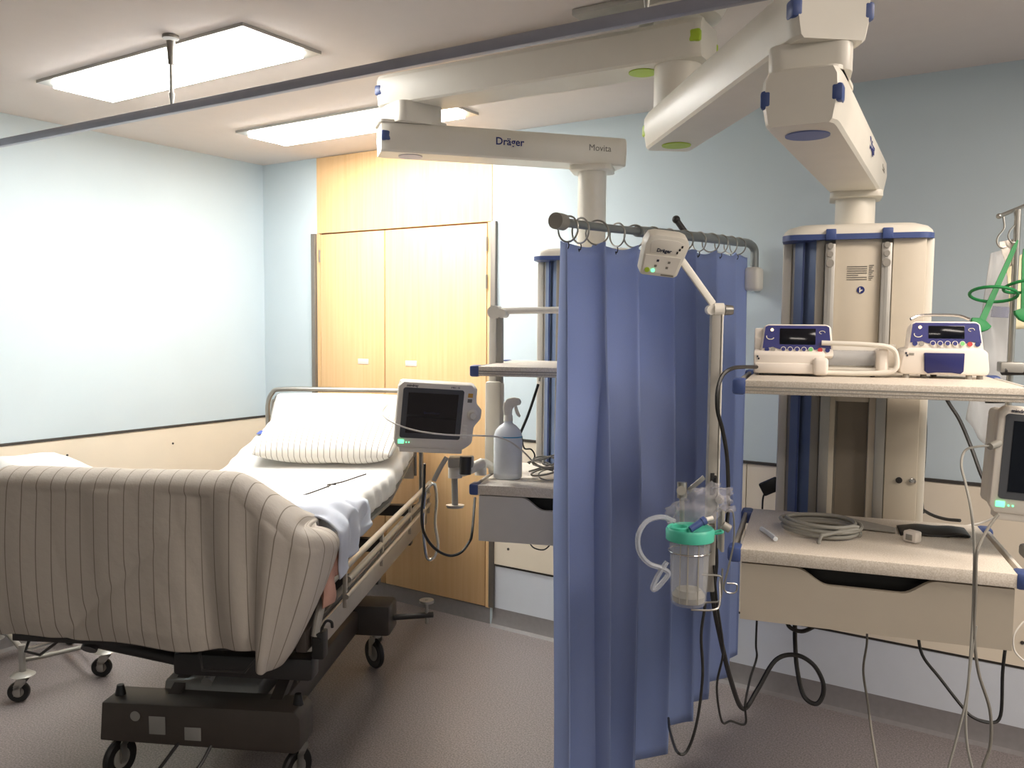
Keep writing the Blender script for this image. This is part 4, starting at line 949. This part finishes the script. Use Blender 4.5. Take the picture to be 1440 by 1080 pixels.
# ------------------------------------------------------------------ side trolley on the left
TT = frame((-3.70, 2.02, 0), RA(-14))
t = thing('side_trolley', 'tubular metal trolley on castors behind the foot end of the bed', 'trolley', (-3.72, 2.03, 0), RA(-12))
for x, y_ in ((.04, -.18), (.0, .17), (-.52, -.18), (-.52, .17)):
    c_ = caster(t, TT, x, y_, 1.0 + x, .045)
    part('wheel_guard', MB().lathe([(.05, .118), (.035, .128), (.015, .134)], M=TT @ Matrix.Translation((x, y_, 0))), m_alu, c_)
    part('upright', MB().cyl((x, y_, .125), (x, y_, .25 if y_ < 0 else .17), .014, seg=14), m_alu, t, TT)
part('base_bar', MB().cyl((.04, -.18, .23), (-.52, -.18, .23), .012, seg=12), m_greyh, t, TT)
part('base_bar', MB().cyl((.0, .17, .16), (-.52, .17, .16), .012, seg=12), m_greyh, t, TT)
part('chrome_bar', MB().cyl((.06, -.17, .23), (.12, .17, .27), .010, seg=12), m_chrome, t, TT)
part('base_bar', MB().cyl((.04, -.18, .18), (.0, .17, .16), .010, seg=12), m_greyh, t, TT)
part('base_bar', MB().cyl((-.52, -.18, .2), (-.52, .17, .16), .012, seg=12), m_greyh, t, TT)
part('column', MB().box(-.50, -.44, -.05, .03, .16, .93, .006), m_alu, t, TT)
part('tray', MB().box(-.58, .16, -.20, .17, .93, .95, .006), m_white, t, TT)
o = solo('folded_linen', MB().grid(lambda s_, q_: Vector((-.58 + .72 * s_, -.19 + .35 * q_, .952 + .05 * (min(1, 8 * s_ * (1 - s_)) * min(1, 7 * q_ * (1 - q_))) ** .6 + .006 * noise.noise(Vector((s_ * 5, q_ * 4, 2))))), 40, 24), m_sheet, 'white folded linen on the trolley behind the foot end of the bed', 'linen', T=TT, smooth=180)
o.modifiers.new('thickness', 'SOLIDIFY').thickness = .004
# ------------------------------------------------------------------ things on the left shelves
bp_ = Vector((-1.625, 2.475, SH0)); BF = frame(bp_, TLR + RA(8))
t = thing('spray_bottle', 'milky white trigger spray bottle standing on the lower left shelf', 'spray bottle', tuple(bp_))
part('bottle', MB().lathe([(.044, .0), (.05, .006), (.05, .06), (.051, .13), (.050, .152), (.044, .172), (.030, .188), (.017, .197), (.0145, .205), (.0145, .215)], seg=36, M=BF, sx=1.0, sy=.72), m_milky, t, smooth=60)
part('collar', MB().cyl((0, 0, .205), (0, 0, .226), .017, .0155, seg=24, M=BF), m_white, t)
TH = BF @ Matrix(((1, 0, 0, 0), (0, 0, 1, 0), (0, 1, 0, 0), (0, 0, 0, 1)))
part('spray_head', MB().prism([(-.014, .224), (.013, .224), (.014, .245), (.022, .258), (.042, .262), (.046, .272), (.040, .284), (.018, .288), (-.004, .283), (-.016, .268), (-.018, .25)], -.011, .011, bev=.004, M=TH), m_white, t)
part('trigger', MB().prism([(.020, .260), (.030, .260), (.036, .240), (.044, .222), (.040, .218), (.030, .226), (.022, .245)], -.006, .006, bev=.002, M=TH), m_white, t)
part('label_stripe', MB().lathe([(.0505, .148), (.0508, .148), (.0508, .152), (.0505, .152)], seg=36, M=BF @ Matrix.Scale(1, 4), sx=1.0, sy=.72), m_turq, t)
part('label', MB().lathe([(.0503, .02), (.0506, .02), (.0506, .14), (.0503, .14)], seg=36, M=BF, sx=1.0, sy=.72), m_milky, t)
def cable(name, label, pts, r, m, cat='cable', group=None, seg=7, sub=6):
    return solo(name, MB().tube([at(*p) for p in pts], r, seg=seg, sub=sub), m, label, cat, group)
random.seed(11)
b = MB()
cc = TL.inverted() @ at(764, 664, 2.97)
for k in range(9):
    ax, ay = random.uniform(.03, .06), random.uniform(.03, .055); ox, oy = cc.x + random.uniform(-.03, .03), cc.y + random.uniform(-.02, .05); ph = random.uniform(0, 6)
    pts = []
    for j in range(14):
        a_ = ph + j * 2 * PI / 12
        pts.append((ox + ax * math.cos(a_), oy + ay * math.sin(a_), SH0 + .006 + .007 * k + .012 * math.sin(a_ * 1.0 + k) + .012))
    b.tube(pts, .0035 if k % 2 else .0028, seg=6, M=TL)
solo('cable_bundle', b, m_cable, 'tangled heap of grey cables on the lower left shelf beside the spray bottle', 'cables')
cable('white_lead', 'thin pale lead stretching from the bed across the grey monitor to the left shelf', [(545, 568, 3.0), (538, 580, 2.85), (548, 592, 2.72), (575, 603, 2.70), (605, 609, 2.70), (640, 612, 2.72), (685, 613, 2.76), (705, 616, 2.80), (722, 624, 2.86), (738, 637, 2.93), (750, 650, 2.98)], .0028, m_wcable, 'lead')
cable('black_cable', 'black cable hanging in a loop beneath the grey bed monitor', [(597, 652, 2.86), (596, 690, 2.88), (593, 720, 2.9), (596, 748, 2.92), (610, 770, 2.95), (630, 781, 3.0), (648, 777, 3.05), (660, 762, 3.1), (664, 748, 3.1), (668, 700, 3.2)], .005, m_black)
cable('black_rod_lead', 'straight black lead slanting above the heap of grey cables', [(757, 540, 3.1), (750, 562, 3.1), (741, 588, 3.08), (728, 617, 3.05)], .005, m_black, 'lead', sub=2)
solo('lead_plug', MB().cyl(at(758, 536, 3.1), at(762, 521, 3.1), .006, .004, seg=12), m_white, 'white plug on top of the slanting black lead', 'plug')
cable('black_cord_loop', 'short black cord curled behind the spray bottle', [(724, 622, 3.08), (727, 611, 3.1), (733, 612, 3.12), (737, 630, 3.12), (747, 632, 3.12), (752, 642, 3.12), (744, 652, 3.1)], .003, m_black, 'cord')
cable('drooping_cord', 'thin dark cord drooping under the left drawer', [(742, 758, 3.0), (750, 770, 3.05), (765, 773, 3.05), (775, 764, 3.05), (778, 758, 3.0)], .0025, m_black, 'cord')
# ------------------------------------------------------------------ suction canister in front of the curtain
J = at(968, 848, 1.98); JF = frame((J.x, J.y, J.z), RA(33))
rj = .0475; hj = .168
t = thing('suction_canister', 'clear suction canister with mint green lid hanging in a wire holder before the curtain', 'suction canister', tuple(J))
part('jar', MB().lathe([(rj * .80, 0), (rj * .86, .006), (rj * .9, .05), (rj * .97, .13), (rj * 1.02, hj), (rj * 1.0, hj), (rj * .95, .13), (rj * .87, .05), (rj * .82, .008)], seg=40, M=JF), m_clear, t, smooth=60)
part('graduation_rib', MB().box(-.014, -.011, -rj * .95, -rj * .9, .01, .15, M=JF).box(.010, .013, -rj * .95, -rj * .9, .01, .15, M=JF).box(-.03, -.028, -rj * .82, -rj * .78, .01, .15, M=JF), m_greyh, t)
part('contents', MB().lathe([(rj * .76, .006), (rj * .8, .02), (rj * .6, .034), (rj * .2, .03)], seg=24, M=JF), mat('greyish_powder', rgb(150, 146, 136), .9), t)
ld = part('lid', MB().lathe([(rj * 1.02, hj - .018), (rj * 1.16, hj - .016), (rj * 1.18, hj + .006), (rj * 1.1, hj + .012), (rj * 1.0, hj + .006), (rj * .1, hj + .004)], seg=40, M=JF), m_mint, t, smooth=50)
part('lid_port', MB().lathe([(.022, 0), (.022, .010), (.018, .012), (.017, .004), (.001, .003)], seg=26, M=JF @ Matrix.Translation((-.026, -.008, hj + .004))), m_mint, ld)
part('lid_tab', MB().tube([(rj * 1.1, .0, hj - .004), (.072, -.01, hj + .002), (.074, .012, hj + .002), (rj * 1.1, .015, hj - .004)], .003, seg=6, M=JF), m_mint, ld)
part('blue_connector', MB().cyl((-.006, -.03, hj + .014), (.022, -.022, hj + .030), .0075, .0085, seg=14, M=JF).cyl((.022, -.022, hj + .030), (.030, -.02, hj + .034), .010, seg=14, M=JF), m_navy, ld)
part('white_tip', MB().cyl((.032, -.02, hj + .035), (.048, -.015, hj + .038), .005, seg=12, M=JF), m_white, ld)
part('hoop', MB().tube([(rj * 1.03 * math.cos(a_), rj * 1.03 * math.sin(a_), .125) for a_ in [2 * PI * k / 28 for k in range(28)]], .0016, seg=6, closed=True, sub=1, M=JF), m_chrome, t)
hb = thing('wire_holder', 'bent steel wire holder carrying the clear suction canister', 'holder', tuple(at(1030, 850, 2.03)))
part('lower_wire', MB().tube([(.0, -.03, -.006), (.05, -.03, -.006), (.068, -.02, .004), (.072, 0, .05), (.072, 0, .065), (.03, .0, .068)], .0025, seg=6, M=JF).tube([(.0, .02, -.004), (.06, .02, -.004), (.078, .01, .01), (.080, .01, .08)], .0025, seg=6, M=JF), m_steel, hb)
part('outer_wire', MB().tube([at(1019, 722, 2.05), at(1024, 718, 2.05), at(1031, 722, 2.05), at(1032, 760, 2.05), at(1024, 800, 2.05), at(1018, 824, 2.05), at(1022, 833, 2.05), at(1034, 833, 2.05), at(1036, 822, 2.05), at(1022, 820, 2.05)], .0022, seg=6), m_steel, hb)
part('clamp_plate', MB().box(-.004, .004, -.02, .02, -.05, .05, .002, M=frame(at(1014, 745, 2.04), RA(33))).cyl(at(1016, 738, 2.02), at(1026, 744, 2.02), .010), m_greyh, hb)
t = thing('suction_regulator', 'small grey suction regulator with dial and lever above the green lid', 'regulator', tuple(at(960, 745, 2.03)))
part('regulator_body', MB().cyl(at(959, 700, 2.04), at(959, 678, 2.04), .012, seg=20).cyl(at(959, 745, 2.04), at(959, 700, 2.04), .006), m_steel, t)
part('dial', MB().cyl(at(958, 690, 2.035), at(958, 690, 2.02), .011, seg=20), m_greyh, t)
part('lever', MB().box(-.006, .006, -.002, .002, 0, .05, .001, M=frame(at(968, 690, 2.04), RA(33)) @ Matrix.Rotation(RA(48), 4, 'Y')), m_steel, t)
part('mounting_pipe', MB().cyl(at(962, 738, 2.05), at(1004, 740, 2.06), .007, seg=12), m_steel, t)
cable('suction_tubing', 'clear suction tube looping left of the canister over the curtain', [(948, 733, 1.97), (930, 727, 1.95), (910, 733, 1.94), (898, 752, 1.93), (899, 775, 1.93), (912, 792, 1.93), (930, 799, 1.93), (940, 806, 1.93), (932, 818, 1.93), (922, 828, 1.93), (918, 826, 1.93), (926, 808, 1.93), (938, 790, 1.93)], .0062, m_clearw, 'tube')
bm_ = bmesh.new(); bmesh.ops.create_icosphere(bm_, subdivisions=5, radius=1)
for v in bm_.verts:
    c_ = v.co.copy(); n_ = noise.noise(c_ * 2.1) * .35 + abs(noise.noise(c_ * 5.0)) * .28
    v.co = Vector((c_.x * .070 * (1 + n_), c_.y * .030 * (1 + n_), c_.z * .040 * (1 + n_) + .012 * c_.x))
solo('plastic_bag', MB().bm(bm_, frame(at(985, 712, 2.03), RA(33)) @ Matrix.Rotation(RA(-12), 4, 'Y')), m_film, 'crumpled clear plastic bag resting over the green canister lid', 'plastic bag', smooth=60)
solo('bag_neck', MB().tube([at(1016, 712, 2.03), at(1026, 716, 2.03), at(1034, 715, 2.03)], .008, seg=8), m_film, 'twisted clear film end poking out right of the plastic bag', 'plastic film')
# ------------------------------------------------------------------ cables around the right shelves
cable('thick_black_cable', 'thick black cable sagging to the floor and curling beneath the right drawer', [(1000, 800, 2.12), (1003, 845, 2.12), (1012, 893, 2.15), (1028, 958, 2.2), (1045, 997, 2.25), (1065, 970, 2.28), (1090, 929, 2.3), (1118, 921, 2.3), (1143, 934, 2.3), (1157, 958, 2.3), (1157, 978, 2.3), (1147, 990, 2.3), (1130, 978, 2.32), (1121, 941, 2.34), (1118, 900, 2.36), (1118, 850, 2.4)], .0062, m_black)
cable('thin_black_cable', 'thin black cable hanging in a square loop by the thick one', [(1065, 855, 2.35), (1063, 905, 2.35), (1064, 925, 2.3), (1055, 954, 2.28), (1048, 990, 2.25), (1048, 1018, 2.25), (1028, 1014, 2.22), (1015, 1014, 2.2), (1008, 966, 2.15), (1016, 925, 2.12), (1016, 900, 2.1), (1008, 845, 2.08), (1004, 795, 2.08)], .003, m_black)
cable('short_black_loop', 'short thick black cable bend just under the right drawer', [(1108, 862, 2.38), (1109, 880, 2.36), (1126, 888, 2.36), (1143, 882, 2.36), (1156, 872, 2.38)], .006, m_black)
cable('grey_floor_lead', 'single thin grey lead running from the right drawer down to the floor', [(1219, 880, 2.3), (1219, 905, 2.28), (1214, 942, 2.2), (1220, 986, 2.1), (1226, 1031, 2.0), (1234, 1080, 1.92), (1238, 1110, 1.88)], .003, m_gprint, 'lead')
cable('black_power_cable', 'black power cable hanging in a wide curve at the lower right', [(1290, 885, 2.3), (1297, 921, 2.28), (1322, 954, 2.25), (1350, 990, 2.22), (1367, 1008, 2.2), (1391, 1016, 2.2), (1407, 1006, 2.2), (1410, 945, 2.2), (1415, 900, 2.2)], .0042, m_black)
cable('grey_sensor_lead', 'grey sensor lead leaving the monitor connector and dropping over the right drawer', [(1396, 627, 1.985), (1375, 628, 1.97), (1357, 634, 1.93), (1352, 655, 1.88), (1358, 681, 1.84), (1366, 720, 1.80), (1370, 770, 1.80), (1369, 830, 1.80), (1367, 884, 1.80), (1362, 958, 1.80), (1358, 1006, 1.80), (1360, 1048, 1.80), (1368, 1085, 1.80), (1372, 1110, 1.80)], .0028, m_cable, 'lead')
cable('grey_twisted_lead', 'darker grey lead twisted beside the sensor lead over the drawer front', [(1403, 724, 1.95), (1390, 742, 1.88), (1378, 765, 1.81), (1373, 785, 1.795), (1372, 835, 1.795), (1370, 890, 1.80), (1376, 945, 1.80), (1392, 998, 1.80), (1393, 1047, 1.80), (1382, 1080, 1.80), (1376, 1110, 1.80)], .0034, m_gprint, 'lead')
cable('grey_looped_lead', 'thin grey lead bowing left towards the floor below the drawer corner', [(1373, 880, 1.80), (1366, 925, 1.80), (1358, 986, 1.80), (1344, 1043, 1.80), (1334, 1080, 1.80), (1330, 1110, 1.80)], .0026, m_cable, 'lead')
cable('plug_lead', 'pale lead lying on the shelf between the white plug and the right monitor', [(1296, 752, 2.36), (1320, 748, 2.35), (1346, 742, 2.36), (1380, 735, 2.38), (1407, 724, 2.36)], .003, m_wcable, 'lead')
cable('edge_lead', 'thin pale lead curling at the right edge below the shelf corner', [(1448, 868, 2.0), (1436, 878, 2.0), (1426, 893, 2.0), (1426, 913, 2.0), (1436, 926, 2.0), (1448, 934, 2.0)], .0022, m_wcable, 'lead')
cable('black_mains_cord', 'black mains cord running down just right of the right tower', [(1300, 560, 2.75), (1302, 600, 2.75), (1300, 650, 2.72), (1296, 690, 2.7), (1298, 722, 2.68)], .0045, m_black, 'cord')
cable('black_slanting_cord', 'black cord slanting from the upper right shelf down to the right monitor', [(1322, 545, 2.5), (1335, 568, 2.5), (1350, 592, 2.48), (1366, 630, 2.45), (1380, 668, 2.4), (1396, 700, 2.35), (1406, 720, 2.3)], .0055, m_black, 'cord')
cable('black_shelf_cord', 'black cord lying across the back of the lower right shelf', [(1290, 712, 2.62), (1310, 724, 2.55), (1330, 730, 2.5), (1350, 732, 2.45)], .005, m_black, 'cord')
cable('black_pump_cord', 'black cord leaving the left pump and falling beside the curtain', [(1064, 516, 2.24), (1045, 516, 2.15), (1030, 518, 2.05), (1016, 528, 2.02), (1009, 549, 2.0), (1009, 577, 2.0), (1016, 605, 2.02), (1022, 640, 2.06), (1024, 680, 2.10), (1024, 715, 2.14), (1022, 740, 2.14)], .005, m_black, 'cord')
cable('black_cord_behind_canister', 'black cord running down from the post behind the clear canister', [(1006, 670, 2.04), (1004, 700, 2.08), (1005, 745, 2.1), (1008, 790, 2.1), (1004, 830, 2.1)], .004, m_black, 'cord')
cable('black_hanging_cord', 'long black cord drooping in front of the curtain hem', [(992, 848, 2.05), (986, 893, 2.05), (988, 950, 2.05), (980, 1015, 2.05), (966, 1056, 2.05), (952, 1057, 2.05), (942, 1027, 2.2), (940, 1010, 2.4)], .0036, m_black, 'cord')
solo('power_adapter', MB().box(-.03, .03, -.012, .012, -.022, .022, .005, M=frame(at(1083, 684, 2.75), TRR) @ Matrix.Rotation(RA(-28), 4, 'Y')), m_black, 'black power adapter hanging at the left of the right tower', 'power adapter')
cable('adapter_cord', 'thin black cord dangling beneath the power adapter', [(1077, 690, 2.75), (1073, 700, 2.75), (1072, 716, 2.74)], .003, m_black, 'cord')
# ------------------------------------------------------------------ drip pole with green holders at the right edge
d0 = 2.46
t = thing('drip_pole', 'steel drip pole with hooks clamped to the upper right shelf', 'drip pole', tuple(at(1424, 600, d0)))
pp = at(1424, 450, d0)
part('pole', MB().cyl((pp.x, pp.y, at(1424, 640, d0).z), (pp.x, pp.y, at(1424, 296, d0).z), .009, seg=16), m_steel, t)
part('cross_arm', MB().cyl(at(1406, 304, d0 - .03), at(1442, 289, d0 + .02), .006, seg=12).ball(at(1405, 304, d0 - .03), .008), m_steel, t)
for k, (x, y_) in enumerate(((1411, 305), (1427, 298))):
    part('hook', MB().tube([at(x, y_, d0 - .02), at(x + 1, y_ + 16, d0 - .02), at(x - 7, y_ + 27, d0 - .02), at(x - 9, y_ + 36, d0 - .02), at(x - 4, y_ + 43, d0 - .02), at(x + 4, y_ + 42, d0 - .02)], .0028, seg=6), m_steel, t)
part('clamp_knob', MB().cyl(at(1410, 521, d0), at(1445, 521, d0), .014, seg=18), m_black, t)
part('clamp_knob', MB().cyl(at(1399, 560, d0 - .05), at(1399, 567, d0 - .05), .025, seg=22), m_black, t)
part('clamp_foot', MB().box(-.03, .03, -.03, .03, 0, .03, .004, M=frame((pp.x, pp.y, SH1 + .002), TRR)), m_alu, t)
def green_holder(label, A, Bp, ring_c, rx, ry, tilt):
    t = thing('tube_holder', label, 'tube holder', tuple(Bp), group=None)
    d_ = (Bp - A); L_ = d_.length; mm = face_frame(A, d_, RM @ Vector((1, .2, 0)))
    part('spike', MB().prism([(0, -.002), (.03, -.006), (L_ * .95, -.0085), (L_, -.009), (L_, .009), (L_ * .95, .0085), (.03, .006), (0, .002)], -.002, .002, M=mm), m_green, t)
    part('flare', MB().prism([(L_ - .012, -.010), (L_ - .004, -.028), (L_ + .006, -.026), (L_ + .02, -.014), (L_ + .026, .0), (L_ + .02, .014), (L_ + .006, .026), (L_ - .004, .028), (L_ - .012, .010)], -.006, .006, bev=.002, M=mm), m_green, t)
    Rr = RM @ Vector((math.cos(tilt), math.sin(tilt), 0)); Uu = RM @ Vector((-math.sin(tilt) * .3, .28, .95))
    part('ring', MB().tube([ring_c + Rr * rx * math.cos(a_) + Uu * ry * math.sin(a_) for a_ in [2 * PI * k / 26 for k in range(26)]], .0045, seg=8, closed=True, sub=1), m_green, t)
green_holder('green plastic tube holder tilted left beside the drip pole, tip over the pump', at(1431, 338, 2.42), at(1379, 455, 2.36), at(1397, 414, 2.37), .062, .05, -.15)
green_holder('green plastic tube holder hanging upright at the right edge', at(1440, 350, 2.40), at(1440, 440, 2.38), at(1445, 402, 2.36), .062, .05, .05)
def film(name, label, quad, m, cat, amp=.012, n=(24, 30), seed=0):
    P = [at(*p) for p in quad]
    nrm = (P[1] - P[0]).cross(P[3] - P[0]).normalized()
    def fn(s_, q_):
        p = (P[0] * (1 - s_) + P[1] * s_) * (1 - q_) + (P[3] * (1 - s_) + P[2] * s_) * q_
        return p + nrm * amp * (noise.noise(Vector((s_ * 3, q_ * 4, seed))) + .8 * math.sin(s_ * PI))
    o = solo(name, MB().grid(fn, *n), m, label, cat, smooth=180); o.modifiers.new('thickness', 'SOLIDIFY').thickness = .0012; return o
film('translucent_bag', 'large translucent milky bag with faint blue print hanging behind the upper right shelf', [(1393, 356, 2.64), (1432, 345, 2.64), (1412, 650, 2.64), (1358, 590, 2.64)], m_bag, 'bag', .02, seed=1)
film('bag_print', 'faint blue print on the translucent hanging bag', [(1396, 430, 2.60), (1420, 432, 2.60), (1418, 447, 2.60), (1393, 446, 2.60)], mat('pale_blue_print', rgb(140, 146, 190), .7, alpha=.3), 'print', .004, (8, 6), 2)
film('white_bag_top', 'white opaque flap hanging from the steel hooks of the drip pole', [(1406, 340, 2.44), (1431, 335, 2.46), (1432, 368, 2.46), (1416, 378, 2.44)], m_pump, 'bag flap', .006, (10, 10), 3)
film('cream_wrapper', 'cream plastic wrapper hanging on the drip pole at the right edge', [(1416, 372, 2.50), (1446, 352, 2.52), (1444, 462, 2.50), (1421, 462, 2.48)], m_yel, 'wrapper', .012, (14, 20), 4)
